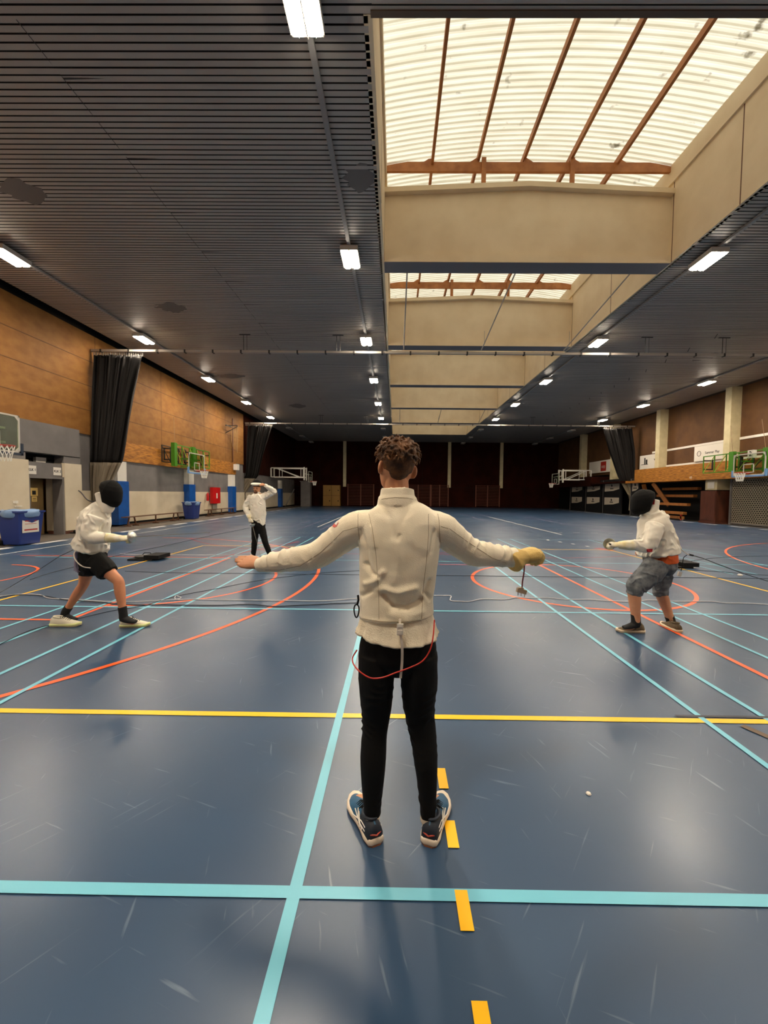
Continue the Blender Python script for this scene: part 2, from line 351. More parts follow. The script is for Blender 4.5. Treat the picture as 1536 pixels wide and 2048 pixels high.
# right wall
wr = MB(); XRW = 20.05
wr.mi(0).box(XRW, XRW + .2, YB, YF, 3.6, 8.3)
wr.mi(3).box(XRW + .2, XRW + .4, YB, YF, 0, 3.7)
wr.mi(1).box(XRW - .03, XRW, 12, 31.8, 4.93, 5.07).box(XRW - .05, XRW, 12, 31.8, 3.78, 3.90)
struct(wr.obj('wall_right', [M_dwood, M_wht, M_osb, M_blk]))
struct(MB().box(18.75, 20.2, 25.2, 31.6, 2.62, 2.72).box(18.6, 18.75, 12, 31.6, 2.62, 3.62).box(18.75, 20.2, 12, 25.2, 2.62, 2.7).box(18.7, 20.2, 31.6, 33.6, 2.62, 2.8).obj('trim_1', M_osb))   # parapet of the spectators' balcony
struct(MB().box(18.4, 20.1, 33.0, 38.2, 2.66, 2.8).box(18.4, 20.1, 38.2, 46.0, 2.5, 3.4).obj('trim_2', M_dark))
# wall columns
def column(name, x0, x1, y0, y1, z0, z1, label, group, m=None):
    return tag(MB().box(x0, x1, y0, y1, z0, z1).obj(name, m or M_cream, loc=((x0 + x1) / 2, (y0 + y1) / 2, z0)), label, 'column', group)
for i, (yy, lb) in enumerate(((17.6, 'cream wall column nearest the camera on the right side wall'), (23.8, 'cream wall column rising behind the green hoop frame'), (30.1, 'cream wall column at the far end of the orange balcony parapet'), (36.4, 'cream wall column just beyond the right-hand gathered curtain'), (42.6, 'dim cream wall column behind the white folded hoop on the right'))):
    column('wall_column', 19.45, 20.06, yy, yy + .45, 3.62 if yy < 31 else 2.8, 8.0, lb, 'columns along the right wall')
for x, lb in ((-6.3, 'pale far-wall column beside the stacked yellow cupboards'), (.15, 'pale far-wall column hidden behind the standing man'), (6.6, 'pale far-wall column between the two sets of wall bars'), (13.0, 'pale far-wall column right of the last wall bars')):
    column('far_column', x - .19, x + .19, YF - .25, YF, 2.42, 8.0, lb, 'columns on the far wall')

# roof-light well: curbs, vault, beams
M_conc = mat('cream_concrete', rgb(238, 220, 188), .75, rgb(228, 208, 174), 1.2, bump=.12, bscale=25)
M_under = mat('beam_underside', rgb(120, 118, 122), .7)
Y0, Y1 = 5.70, 43.5
wc = MB()
for side, xw, s in (('l', WX0, -1), ('r', WX1, 1)):
    x2 = xw + s * .12; wc.mi(0).box(min(xw, x2), max(xw, x2), Y0, Y1, ZC, 10.12)
    x3 = xw - s * .05; wc.box(min(x3, x2), max(x3, x2), Y0, Y1, 10.12, 10.62)
    k = Y0 + 3.5
    while k < Y1: wc.mi(1).box(min(xw, xw - s * .004), max(xw, xw - s * .004), k - .012, k + .012, ZC, 10.12); k += 3.14 if abs((k - 9.2) % 6.28) > .1 else 2.2
wc.mi(0).box(WX0, WX1, Y1, Y1 + .15, ZC - .02, 10.7).box(WX0, WX1, Y0 - .15, Y0, ZC + .02, 10.7)
wc.mi(2).box(WX0 - .02, WX1 + .2, Y0 - .06, Y0 + .02, ZC - .02, ZC + .16)
struct(wc.obj('wall_rooflight', [M_conc, M_skirt, mat('fascia_brown', rgb(96, 80, 64), .6)]))
bY = [11.45 + 6.28 * i for i in range(5)]
BL = ['nearest concrete roof beam, directly above the standing man', 'second concrete roof beam from the camera', 'third concrete roof beam from the camera', 'fourth concrete roof beam from the camera', 'farthest concrete roof beam, above the far curtain rail']
xm = (WX0 + WX1) / 2
for i, yb in enumerate(bY):
    t = thing('roof_beam', BL[i], 'beam', (xm, yb, ZC), 'concrete beams across the roof light')
    b = MB(); b.mi(0).prism([(WX0, ZC + .02), (WX1, ZC + .02), (WX1, 9.85), (xm, 10.02), (WX0, 9.85)], yb + .06, yb + .5, 1)
    b.box(WX0, WX1, yb, yb + .06, ZC + .0, ZC + .20)
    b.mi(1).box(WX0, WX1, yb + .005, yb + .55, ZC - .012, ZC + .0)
    b.obj('web', [M_conc, M_under], t, loc=t.location)
    MB().prism([(WX0, 9.80), (xm, 9.97), (WX1, 9.80), (WX1, 9.93), (xm, 10.10), (WX0, 9.93)], yb - .10, yb + .56, 1).obj('cornice', M_conc, t, loc=t.location)
# vault
def vz(x): u = (x - xm) / ((WX1 - WX0) / 2); return 10.98 - .38 * u * u
M_glaz = bpy.data.materials.new('translucent_sheet'); M_glaz.use_nodes = True
def glaz():
    nt = M_glaz.node_tree; nt.nodes.clear(); L = nt.links.new
    tc = nt.nodes.new('ShaderNodeTexCoord'); n1 = nt.nodes.new('ShaderNodeTexNoise'); n1.inputs['Scale'].default_value = 2.2; n1.inputs['Detail'].default_value = 8
    mp = nt.nodes.new('ShaderNodeMapping'); mp.inputs['Scale'].default_value = (.6, 5, 1); n2 = nt.nodes.new('ShaderNodeTexNoise'); n2.inputs['Scale'].default_value = 1.4; n2.inputs['Detail'].default_value = 6
    L(tc.outputs['Object'], n1.inputs['Vector']); L(tc.outputs['Object'], mp.inputs[0]); L(mp.outputs[0], n2.inputs['Vector'])
    r1 = nt.nodes.new('ShaderNodeValToRGB'); r1.color_ramp.elements[0].position = .66; r1.color_ramp.elements[1].position = .74
    r1.color_ramp.elements[0].color = (1, 1, 1, 1); r1.color_ramp.elements[1].color = (.28, .26, .22, 1)
    r2 = nt.nodes.new('ShaderNodeValToRGB'); r2.color_ramp.elements[0].position = .3; r2.color_ramp.elements[1].position = .65
    r2.color_ramp.elements[0].color = (.82, .76, .60, 1); r2.color_ramp.elements[1].color = (.95, .90, .78, 1)
    L(n1.outputs['Fac'], r1.inputs[0]); L(n2.outputs['Fac'], r2.inputs[0])
    mx = nt.nodes.new('ShaderNodeMix'); mx.data_type = 'RGBA'; mx.blend_type = 'MULTIPLY'; mx.inputs[0].default_value = 1
    L(r2.outputs[0], mx.inputs[6]); L(r1.outputs[0], mx.inputs[7])
    t = nt.nodes.new('ShaderNodeBsdfTranslucent'); d = nt.nodes.new('ShaderNodeBsdfDiffuse'); ms = nt.nodes.new('ShaderNodeMixShader'); ms.inputs[0].default_value = .12
    L(mx.outputs[2], t.inputs[0]); L(mx.outputs[2], d.inputs[0]); L(t.outputs[0], ms.inputs[1]); L(d.outputs[0], ms.inputs[2])
    o = nt.nodes.new('ShaderNodeOutputMaterial'); L(ms.outputs[0], o.inputs[0])
glaz()
g = MB(); nx = 20; ys = []; yy = Y0 - .1
while yy < Y1 + .1: ys.append(yy); yy += .02625
rows = []
for yy in ys:
    ph = ((yy / .158) % 1.0); zz = .045 * (1 if .12 < ph < .46 else (0 if ph > .62 else (ph / .12 if ph <= .12 else (1 - (ph - .46) / .16))))
    rows.append([g.bm.verts.new((WX0 - .1 + (WX1 - WX0 + .2) * i / nx, yy, vz(WX0 - .1 + (WX1 - WX0 + .2) * i / nx) + zz)) for i in range(nx + 1)])
for a, b, yy in zip(rows, rows[1:], ys):
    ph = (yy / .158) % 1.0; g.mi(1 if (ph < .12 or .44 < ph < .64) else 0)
    for i in range(nx): g.face([a[i], a[i + 1], b[i + 1], b[i]])
M_glaz2 = M_glaz.copy(); M_glaz2.name = 'translucent_sheet_shaded_flank'  # shading of the sloped corrugation flanks, painted in as a darker sheet colour
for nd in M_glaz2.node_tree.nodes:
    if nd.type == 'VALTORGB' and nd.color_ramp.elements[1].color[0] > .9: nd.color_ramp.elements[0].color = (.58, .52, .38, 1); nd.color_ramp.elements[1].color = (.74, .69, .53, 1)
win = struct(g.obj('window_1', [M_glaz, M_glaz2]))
M_timb = mat('timber', rgb(186, 122, 66), .6, rgb(156, 94, 44), 3, stretch=(1, .3, 1))
for i in range(1, 6):
    x = WX0 + .03 + 1.27 * i; z = vz(x)
    MB().box(x - .035, x + .035, Y0, Y1, z - .17, z - .005).obj('purlin', M_timb, win)
for i, yb in enumerate(bY):
    b = MB().box(WX0, WX1, yb + .05, yb + .13, 10.46, 10.71)
    for x in (2.33, 4.75): b.box(x - .06, x + .06, yb + .0, yb + .05, 10.05, 10.80)
    for j in range(1, 6):
        x = WX0 + .03 + 1.27 * j; s = -1 if j < 3 else 1
        b.prism([(x, 10.70), (x, 10.86), (x + s * .26, 10.70)], yb + .06, yb + .12, 1)
    b.obj('crossbeam', M_timb, win)
# ================================================================= CEILING LAMPS AND TRACKS
M_lampbody = mat('lamp_body', rgb(205, 200, 190), .5); M_tube = emit('lamp_glow', LAMP_COLOR, LAMP_STRENGTH); M_tside = emit('lamp_glow_side', LAMP_COLOR, LAMP_STRENGTH * .09); M_off = mat('tube_off', rgb(150, 150, 150), .4)
M_track = mat('track_grey', rgb(150, 148, 145), .5)
def lamp_proto(on, label):
    t = thing('ceiling_lamp', label, 'lamp', (0, 0, 0))
    b = MB(); b.box(-.23, .23, -.42, .42, .08, .15); b.box(-.23, -.215, -.42, .42, .03, .08).box(.215, .23, -.42, .42, .03, .08).box(-.008, .008, -.42, .42, .0, .08).box(-.23, .23, -.42, -.40, .03, .08).box(-.23, .23, .40, .42, .03, .08)
    b.box(-.03, .03, -.3, .3, .15, .22); b.obj('housing', M_lampbody, t)
    for s in (-1, 1):
        d_ = MB().mi(1).prism([(s * .03, .078), (s * .20, .078), (s * .185, .0), (s * .045, .0)], -.39, .39, 1).mi(0).box(min(s * .06, s * .165), max(s * .06, s * .165), -.388, .388, -.003, .0005).obj('diffuser', [M_tube, M_tside] if on else [M_off, M_off], t)
    for s in (-1, 1):
        MB().box(s * .115 - .004, s * .115 + .004, -.40, .40, -.012, -.002).obj('louvre', M_lampbody, t)
    return t
ROWS = [(-10.4, 'left wall row'), (-1.26, 'row left of the skylight'), (8.18, 'row right of the skylight'), (16.95, 'right wall row')]
ORD = ['far behind the camera', 'behind the camera', 'nearest', 'second', 'third', 'fourth', 'fifth', 'sixth', 'seventh', 'eighth', 'ninth', 'tenth']
YS = [-5.8, -.2, 5.35, 10.98, 16.75, 22.45, 28.1, 33.5, 39.4, 44.8, 49.6]
pon = poff = None
for x, rn in ROWS:
    for k, yy in enumerate(YS):
        on = yy < 35
        if k == 0 and abs(x) < 9: continue
        lb = ('lit double fluorescent lamp, %s in the %s' if on else 'unlit grey double lamp, %s in the %s') % (ORD[k], rn)
        if on and pon is None: pon = lamp_proto(True, lb); o = pon
        elif not on and poff is None: poff = lamp_proto(False, lb); o = poff
        else: o = dup(pon if on else poff, (0, 0, 0), lb)
        o.location = (x, yy, ZC - .24); o['group'] = ('lit' if on else 'unlit') + ' lamps in the ' + rn
    tag(MB().box(x - .045, x + .045, YB + .1, YF - .1, ZC - .09, ZC - .03).obj('lighting_track', M_track), 'long grey ceiling cable track of the ' + rn, 'cable track')

# ================================================================= CURTAIN RAILS
M_rail = mat('rail_white', rgb(176, 168, 158), .4); M_dk = mat('dark_metal', rgb(40, 38, 36), .5)
def rail(y, z, x0, x1, label):
    t = thing('curtain_rail', label, 'rail', (x0, y, z))
    MB().box(x0, x1, y - .05, y + .05, z - .035, z + .055).obj('beam', M_rail, t, loc=t.location)
    x = x0 + .4; j = MB().box(x - .03, x + .03, y - .07, y + .07, z - .06, z + .06).obj('joint_bracket', M_dk, t, loc=t.location)
    while x + 1.15 < x1: x += 1.15; k_ = j.copy(); COL.objects.link(k_); k_.location.x = x - x0 - .4
    for x in ([-6.2, -2.4, 10.1, 13.2, 16.6] if y < 20 else [-6.2, -2.4, 11.2, 16.6]):
        MB().cyl((x - .06, y, z), (x - .06, y, ZC), .012, 6).cyl((x + .08, y, z), (x + .08, y, ZC), .008, 6).box(x - .22, x + .22, y - .04, y + .04, ZC - .02, ZC).obj('hanger', M_dk, t, loc=t.location)
    return t
rail(16.65, 7.3, -12.5, 19.6, 'white curtain rail spanning the hall in front, with the near curtain')
rail(33.5, 7.3, -12.5, 19.6, 'white curtain rail spanning the hall farther back')
for (yb0, yb1) in ((11.98, 16.6), (30.82, 33.4)):
    for x, lb in ((.27, 'left'), (3.4, 'middle'), (6.7, 'right')):
        tag(MB().cyl((x, yb0, 7.99), (x, yb1 - .1, 7.40), .022, 8).cyl((x, yb1 - .6, 7.42), (x, yb1 - .6, 7.95), .01, 6).obj('stay_rod', M_rail),
            'thin %s steel stay rod sloping down to the %s curtain rail under the roof light' % (lb, 'near' if yb1 < 20 else 'far'), 'rod')

# ================================================================= CURTAINS (black above, grey-white netting below)
def curtain(name, label, y, xt0, xt1, zt, path, zsplit, c1, c2, folds, amp=.10, tie=None):
    """path: list of (z, x0, x1) from the top down; folds run downwards"""
    nz_, nx_ = 46, folds * 6
    t = thing(name, label, 'curtain', ((xt0 + xt1) / 2, y, 0))
    grid = []
    zs = [p[0] for p in path]
    def interp(z):
        for a, b in zip(path, path[1:]):
            if a[0] >= z >= b[0]:
                u = (a[0] - z) / (a[0] - b[0]); u = u * u * (3 - 2 * u) if len(path) < 4 else u; return a[1] + (b[1] - a[1]) * u, a[2] + (b[2] - a[2]) * u
        return path[-1][1], path[-1][2]
    zl = [zs[0] + (zs[-1] - zs[0]) * i / nz_ for i in range(nz_ + 1)]
    k = min(range(len(zl)), key=lambda i: abs(zl[i] - zsplit)); zl[k] = zsplit
    for z in zl:
        x0, x1 = interp(z); row = []
        for j in range(nx_ + 1):
            u = j / nx_; sag = .12 * math.sin(6 * u + z)
            row.append(Vector((x0 + (x1 - x0) * u, y + amp * math.sin(2 * PI * folds * (u + .035 * math.sin(7.3 * u * PI)) + .5 * math.sin(z * .9 + 9 * u)) * (1 + .45 * math.sin(13 * u + .4 * z)) + .3 * amp * math.sin(2 * PI * folds * 2.3 * u + z * .3) + .05 * sag, z)))
        grid.append(row)
    def sheet(r0, r1, nm, m):
        b = MB(); vr = [[b.bm.verts.new(p) for p in grid[r]] for r in range(r0, r1 + 1)]
        for a, c_ in zip(vr, vr[1:]):
            for j in range(nx_): b.face([a[j], a[j + 1], c_[j + 1], c_[j]])
        o = b.obj(nm, m, t, True, loc=t.location)
        sm = o.modifiers.new('thick', 'SOLIDIFY'); sm.thickness = .006
        return o
    sheet(0, k, 'upper_cloth', c1); sheet(k, nz_, 'lower_cloth', c2)
    h = MB(); n = 22
    for i in range(n):
        x = xt0 + (xt1 - xt0) * (i + .5) / n; h.box(x - .02, x + .02, y - .02, y + .02, zt - .02, 7.235)
    h.obj('curtain_hooks', M_rail, t, loc=t.location)
    return t
M_cb = mat('curtain_black', rgb(19, 16, 15), .6, spec=.3); M_cg = mat('curtain_grey', rgb(132, 120, 102), .7); M_cw = mat('curtain_pale', rgb(196, 182, 150), .7)
curtain('divider_curtain', 'black divider curtain gathered at the left wall, nearer of the two', 16.65, -12.45, -10.35, 7.12,
        [(7.12, -12.45, -10.35), (5.5, -12.5, -10.75), (3.6, -12.6, -11.15), (2.9, -12.62, -11.3), (2.0, -12.6, -11.75), (1.2, -12.55, -12.0), (.4, -12.5, -11.9)], 2.75, M_cb, M_cg, 12, .11)
curtain('divider_curtain', 'black divider curtain gathered at the left wall, farther one behind the saluting man', 33.5, -12.5, -10.2, 7.12,
        [(7.12, -12.3, -10.2), (4.6, -12.4, -11.0), (3.0, -12.5, -11.4), (2.2, -12.9, -12.0), (1.5, -13.0, -12.5), (.1, -12.9, -12.4)], 2.75, M_cb, M_cg, 11, .12)
curtain('divider_curtain', 'black divider curtain gathered at the right wall above the masked fencer in denim', 33.5, 17.0, 19.3, 7.12,
        [(7.12, 17.0, 19.3), (5.2, 17.6, 19.6), (3.2, 18.4, 19.7), (2.5, 18.8, 19.7), (1.6, 19.35, 19.65), (1.25, 19.45, 19.62), (.4, 19.4, 19.6)], 2.75, M_cb, M_cw, 11, .12)

# ================================================================= BLUE PADDED PILLARS ON THE LEFT WALL
M_pad = mat('pad_blue', rgb(10, 84, 168), .4, rgb(8, 74, 150), 3, bump=.05, bscale=6)
pad0 = None
for i, (yy, lb) in enumerate(((17.75, 'blue padded wall pillar behind the left fencer'), (23.9, 'blue padded wall pillar beside the second rubbish bin'), (30.2, 'blue padded wall pillar right of the red hose cabinet'), (43.0, 'dim blue padded pillar behind the saluting man'))):
    t = thing('padded_pillar', lb, 'pillar', (-12.3, yy, 0), 'padded pillars on the left wall')
    MB().box(-.45, .0, 0, .6, .1, 2.9).prism([(.0, .02), (.0, .58), (.0, .57)], 0, .001, 2).obj('post', M_wht, t)
    MB().box(-.5, .06, -.06, .66, .08, 2.02).obj('padding', M_pad, t)

# ================================================================= BASKETBALL HOOPS
M_benchw0 = mat('stay_brown', rgb(120, 92, 60), .6); M_green = mat('frame_green', rgb(66, 128, 22), .5); M_lgreen = mat('frame_lime', rgb(160, 186, 70), .45); M_red = mat('rim_red', rgb(176, 44, 34), .4); M_net = mat('net_white', rgb(230, 228, 220), .7)
M_lpad = mat('pad_lightblue', rgb(110, 158, 214), .5); M_bpad = mat('pad_darkblue', rgb(22, 40, 62), .5); M_wfr = mat('frame_white', rgb(200, 196, 186), .5)
M_glass = bpy.data.materials.new('board_glass'); M_glass.use_nodes = True
def glassn():
    nt = M_glass.node_tree; nt.nodes.clear(); t = nt.nodes.new('ShaderNodeBsdfTransparent'); t.inputs[0].default_value = (.80, .86, .78, 1); g_ = nt.nodes.new('ShaderNodeBsdfGlossy'); g_.inputs['Roughness'].default_value = .05
    m = nt.nodes.new('ShaderNodeMixShader'); m.inputs[0].default_value = .06; o = nt.nodes.new('ShaderNodeOutputMaterial')
    nt.links.new(t.outputs[0], m.inputs[1]); nt.links.new(g_.outputs[0], m.inputs[2]); nt.links.new(m.outputs[0], o.inputs[0])
glassn()
def board(t, s, pad, zb=2.66, w=1.8, h=1.08):
    """local: board in the plane X=0 facing +X*s, centred on Y=0"""
    fr = MB(); a = .045
    fr.box(-.02, .02, -w / 2, w / 2, zb, zb + a).box(-.02, .02, -w / 2, w / 2, zb + h - a, zb + h).box(-.02, .02, -w / 2, -w / 2 + a, zb, zb + h).box(-.02, .02, w / 2 - a, w / 2, zb, zb + h)
    for sy in (-1, 1):
        for zz, q in ((zb, 1), (zb + h, -1)): fr.prism([(sy * (w / 2), zz), (sy * (w / 2 - .2), zz), (sy * (w / 2), zz + q * .2)], -.018, .018, 0)
    fr.box(s * .012 - .012, s * .012 + .012, -.30, .30, zb + .12, zb + .16).box(s * .012 - .012, s * .012 + .012, -.30, .30, zb + .53, zb + .57).box(s * .012 - .012, s * .012 + .012, -.30, -.26, zb + .12, zb + .57).box(s * .012 - .012, s * .012 + .012, .26, .30, zb + .12, zb + .57)
    fr.obj('backboard_frame', M_wfr, t)
    MB().box(-.006, .006, -w / 2 + .03, w / 2 - .03, zb + .03, zb + h - .03).obj('backboard_glass', M_glass, t)
    if pad:
        MB().box(-.04, .05, -w / 2 - .04, w / 2 + .04, zb - .07, zb).box(-.04, .05, -w / 2 - .07, -w / 2, zb - .07, zb + .28).box(-.04, .05, w / 2, w / 2 + .07, zb - .07, zb + .28).obj('padding', pad, t)
    zr = zb + .12; cx_ = s * .42
    r_ = MB(); r_.tube([(cx_ + .225 * math.cos(2 * PI * k / 24), .225 * math.sin(2 * PI * k / 24), zr) for k in range(24)], .012, 6, closed=True); r_.box(min(0, s * .2), max(0, s * .2), -.08, .08, zr - .05, zr + .0)
    r_.obj('rim', M_red, t)
    n = MB()
    for k in range(12):
        for sg in (-1, 1):
            pts = [(cx_ + rr * math.cos(2 * PI * (k + sg * q) / 12), rr * math.sin(2 * PI * (k + sg * q) / 12), zr - dz) for rr, dz, q in ((.22, 0, 0), (.19, .13, .5), (.155, .27, 1), (.13, .42, 1.5))]
            n.tube(pts, .009, 4)
    n.obj('net', M_net, t)
def lattice(b, x, y0, y1, z0, z1, n, w=.07, dg=True):
    b.box(x - w / 2, x + w / 2, y0, y1, z1 - w, z1).box(x - w / 2, x + w / 2, y0, y1, z0, z0 + w)
    for i in range(n + 1):
        yy = y0 + (y1 - y0) * i / n; b.box(x - w / 2 * .9, x + w / 2 * .9, yy - w / 2 * .8, yy + w / 2 * .8, z0, z1)
        if dg and i < n: b.mi(1).bar((x, yy, z1 - .04), (x, yy + (y1 - y0) / n, z0 + .04), w * .6).mi(0)
def green_hoop(s, x_w, yc, y0, y1, z0, z1, yb, label):
    t = thing('basketball_hoop', label, 'basketball hoop', (x_w, yc, 0))
    b = MB(); xf = s * .55
    lattice(b, xf, y0 - yc, y1 - yc, z0, z1, 5, .05)
    b.box(xf - .1, xf + .1, y0 - yc - .12, y0 - yc + .14, z0 - .1, z1 + .06)
    ym = (y0 + y1) / 2 - yc; b.box(xf - .09, xf + .09, ym - .14, ym + .14, z0, z1 + .06)
    b.obj('support_frame', [M_green, M_lgreen], t)
    q = MB()
    for yy in (y0 - yc, ym, y1 - yc): MB().bar((0, yy, z0 + .25), (xf, yy, z0 + .25), .06).bar((0, yy, z1 - .25), (xf, yy, z1 - .25), .06).bar((s * .03, yy, z0 + .22), (s * .03, yy, z1 - .22), .06).obj('wall_bracket', M_dk, t)
    lattice(q, s * .12, y0 - yc - .4, ym, z0 + .1, z1 - .1, 3, .05)
    q.obj('wall_rail', [M_dk, M_dk], t)
    e = bpy.data.objects.new('backboard', None); COL.objects.link(e); e.parent = t
    for yy in (yb - yc - .5, yb - yc + .5):
        for zz in (3.4, 2.95): MB().bar((xf, yy, zz), (s * 1.15, yy, zz), .06).obj('board_arm', M_green, t)
    e.location = (s * 1.2, yb - yc, 0)
    board(e, s, M_lpad)
    for yy in (y0 - yc + .1, ym): MB().cyl((xf, yy, z1), (0, yy + .9, z1 + 1.6), .010, 6).obj('stay_wire', M_benchw0, t)
    return t
green_hoop(1, -12.5, 23.4, 21.7, 25.8, 3.05, 4.15, 22.85, 'green-framed basketball hoop folded against the left wall')
gh = green_hoop(-1, 18.58, 21.6, 19.8, 23.85, 2.94, 3.95, 20.05, 'green-framed basketball hoop numbered 2 on the right balcony')
pl = MB().box(-.80, -.62, -1.30, -.98, 3.56, 3.95).obj('number_plate', M_wht, gh)
text_mesh('2', .34, M_ink, (-.804, -1.14, 3.755), (0, -1, 0), (0, 0, 1), pl, bold=.004)
t = thing('basketball_hoop', 'glass basketball hoop cut off by the left edge of the photo', 'basketball hoop', (-11.05, 10.9, 0))
board(t, 1, M_bpad, zb=2.66)
MB().box(-.35, -.25, .1, .3, 2.85, 4.6).box(-.35, -.02, -.5, .5, 3.3, 3.36).box(-.35, -.02, -.5, .5, 2.9, 2.96).box(-.95, -.3, .15, .25, 4.3, 4.4).box(-.95, -.3, .15, .25, 3.1, 3.2).obj('support_frame', M_wfr, t)
def white_hoop(s, xw, y, L, label):
    t = thing('basketball_hoop', label, 'basketball hoop', (xw, y, 0))
    b = MB(); z0, z1 = 3.15, 4.05
    for dy in (-.5, .5):
        for zz in (z0, z1): b.bar((0, dy, zz), (s * L, dy, zz), .09)
        b.bar((0, dy, z0), (0, dy, z1), .12); b.bar((s * L, dy, z0 - .3), (s * L, dy, z1 + .1), .12); b.bar((s * L * .12, dy, z1), (s * L * .85, dy, z0), .07); b.bar((s * L * .25, dy, z0), (s * L * .25, dy, z1), .05); b.bar((s * L * .9, dy, z0), (s * L * .9, dy, z1), .05)
    b.obj('support_frame', M_wfr, t)
    e = bpy.data.objects.new('backboard', None); COL.objects.link(e); e.parent = t; e.location = (s * (L + .5), 0, 0)
    board(e, s, None)
    for dy in (-.5, .5): MB().bar((s * L, dy, 3.5), (s * (L + .5), dy, 3.4), .06).obj('board_arm', M_wfr, t)
white_hoop(1, -12.4, 40.6, 3.3, 'white-framed hoop swung out from the left wall at the dark far end')
white_hoop(-1, 19.0, 40.0, 2.7, 'white-framed hoop swung out from the right wall at the dark far end')
t = thing('wall_crane', 'dark bracket with hanging rope high on the left wall', 'bracket', (-12.5, 29.6, 5.9))
MB().bar((0, 0, .55), (.9, 0, .55), .05).bar((0, 0, 0), (.9, 0, .5), .04).bar((.3, -.6, .5), (.3, .6, .5), .05).obj('arm', M_dk, t)
for k in range(3): MB().tube([(.5 + .1 * k, .1 * k, .5), (.45 + .12 * k, .1 * k, -.6), (.55 + .1 * k, .1 * k + .06, -1.1 - .15 * k), (.62 + .1 * k, .1 * k, -.5), (.6 + .1 * k, .1 * k, .5)], .02, 6).obj('rope', mat('rope', rgb(150, 120, 80), .8), t)
tag(MB().box(-12.53, -12.48, 30.9, 30.98, 3.9, 7.2).obj('conduit', M_skirt), 'thin brown vertical conduit on the wood panelling beside the hanging ropes', 'conduit')
tag(MB().box(-12.5, -12.2, 31.0, 31.4, 3.3, 3.75).obj('loudspeaker', M_wht), 'small white box at the end of the orange board band on the left wall', 'box')

# ================================================================= LEFT WALL FURNITURE
M_bin = mat('bin_blue', rgb(30, 52, 122), .45); M_bag = mat('bin_bag', rgb(120, 150, 190), .3); M_benchw = mat('bench_wood', rgb(98, 64, 40), .5)
def bin_(loc, label, sticker, rz=0):
    t = thing('rubbish_bin', label, 'bin', loc, rz=rz)
    def ring(hw, hd, z): return [Vector((x * hw, y_ * hd, z)) for x, y_ in ((-1, -1), (-.9, -1.06), (.9, -1.06), (1, -1), (1.03, 0), (1, 1), (-1, 1), (-1.03, 0))]
    MB().rings([ring(.26, .30, .03), ring(.27, .31, .1), ring(.34, .38, .92), ring(.37, .41, .93), ring(.37, .41, .98), ring(.33, .37, .98)]).obj('body', M_bin, t)
    b = MB(); rs = []
    for q, (r, z) in enumerate(((1.0, .80), (1.07, .84), (1.1, .92), (1.06, .99), (.98, 1.01), (.9, .97))):
        rs.append([Vector(((.37 * r + .006 * math.sin(5 * a + q * 2)) * math.cos(a) * (1.12 - .12 * abs(math.sin(2 * a))), (.42 * r + .012 * math.cos(7 * a + q)) * math.sin(a) * (1.12 - .12 * abs(math.sin(2 * a))), z + .012 * math.sin(6 * a + q))) for a in [2 * PI * i / 40 for i in range(40)]])
    b.rings(rs).obj('bin_liner', M_bag, t, True)
    for s in (-1, 1): MB().cyl((-.3, s * .3, .08), (-.22, s * .3, .08), .08).obj('wheel', M_blk, t)
    if sticker:
        st = MB().box(.312, .325, -.30, .22, .36, .80).obj('sticker', M_wht, t); st.rotation_euler = (0, .0, 0)
        MB().box(.326, .328, -.22, .14, .68, .71).box(.326, .328, -.22, .14, .6, .615).box(.326, .328, -.25, .17, .42, .46).obj('print', M_red, st)
    return t
bin_((-10.85, 11.55, 0), 'blue wheeled bin with liner and paper sticker at the left edge of the photo', True)
bin_((-11.85, 23.3, 0), 'blue wheeled bin in front of the blue padded pillar under the green hoop', False)
def bench(y0, y1, x, label):
    t = thing('bench', label, 'bench', (x, (y0 + y1) / 2, 0)); L = (y1 - y0) / 2
    MB().box(-.13, .13, -L, L, .40, .44).obj('seat', M_benchw, t)
    MB().box(-.02, .02, -L + .3, L - .3, .05, .11).obj('rail', M_benchw, t)
    for yy in (-L + .35, -L + .7, 0, L - .7, L - .35):
        dy = .12 if abs(yy) > .1 else 0; sg = 1 if (yy in (-L + .7, L - .35)) else -1
        MB().bar((0, yy, .40), (0, yy + sg * dy, 0.02), .05).box(-.15, .15, yy + sg * dy - .03, yy + sg * dy + .03, 0, .04).obj('leg', M_benchw, t)
bench(17.6, 22.3, -11.95, 'long low wooden bench between the left fencer and the second bin')
bench(25.6, 30.2, -12.1, 'long low wooden bench under the red hose cabinet')
t = thing('hose_cabinet', 'red fire-hose cabinet mounted on the left wall', 'fire cabinet', (-12.5, 27.6, 1.35))
MB().box(0, .22, -.55, .55, -.55, .55).obj('body', mat('fire_red', rgb(190, 12, 16), .4), t); MB().box(.225, .24, -.1, .06, -.2, .15).obj('emblem', M_wht, t)
tag(MB().box(-12.52, -12.48, 27.4, 28.1, .35, .78).obj('wall_notice', mat('grey_card', rgb(150, 145, 135), .6)), 'grey framed notice below the red hose cabinet', 'notice')
t = thing('fire_extinguisher', 'small red extinguisher hanging left of the hose cabinet', 'fire extinguisher', (-12.4, 26.5, 1.0))
MB().lathe((0, 0, 0), [(.07, 0), (.085, .03), (.085, .42), (.05, .5), (.02, .54)]).obj('cylinder', mat('fire_red', rgb(190, 12, 16), .4), t, True); MB().tube([(0, 0, .54), (.08, .02, .5), (.1, .03, .2), (.09, .03, -.1)], .014).obj('hose', M_blk, t)
t = thing('caster', 'dark rubber doorstop on the floor right of the changing-room doorway', 'doorstop', (-11.75, 14.65, 0))
MB().sphere((0, 0, .07), .07).obj('rubber', M_blk, t, True); MB().box(-.16, .16, -.05, .05, 0, .05).obj('base', M_dk, t)

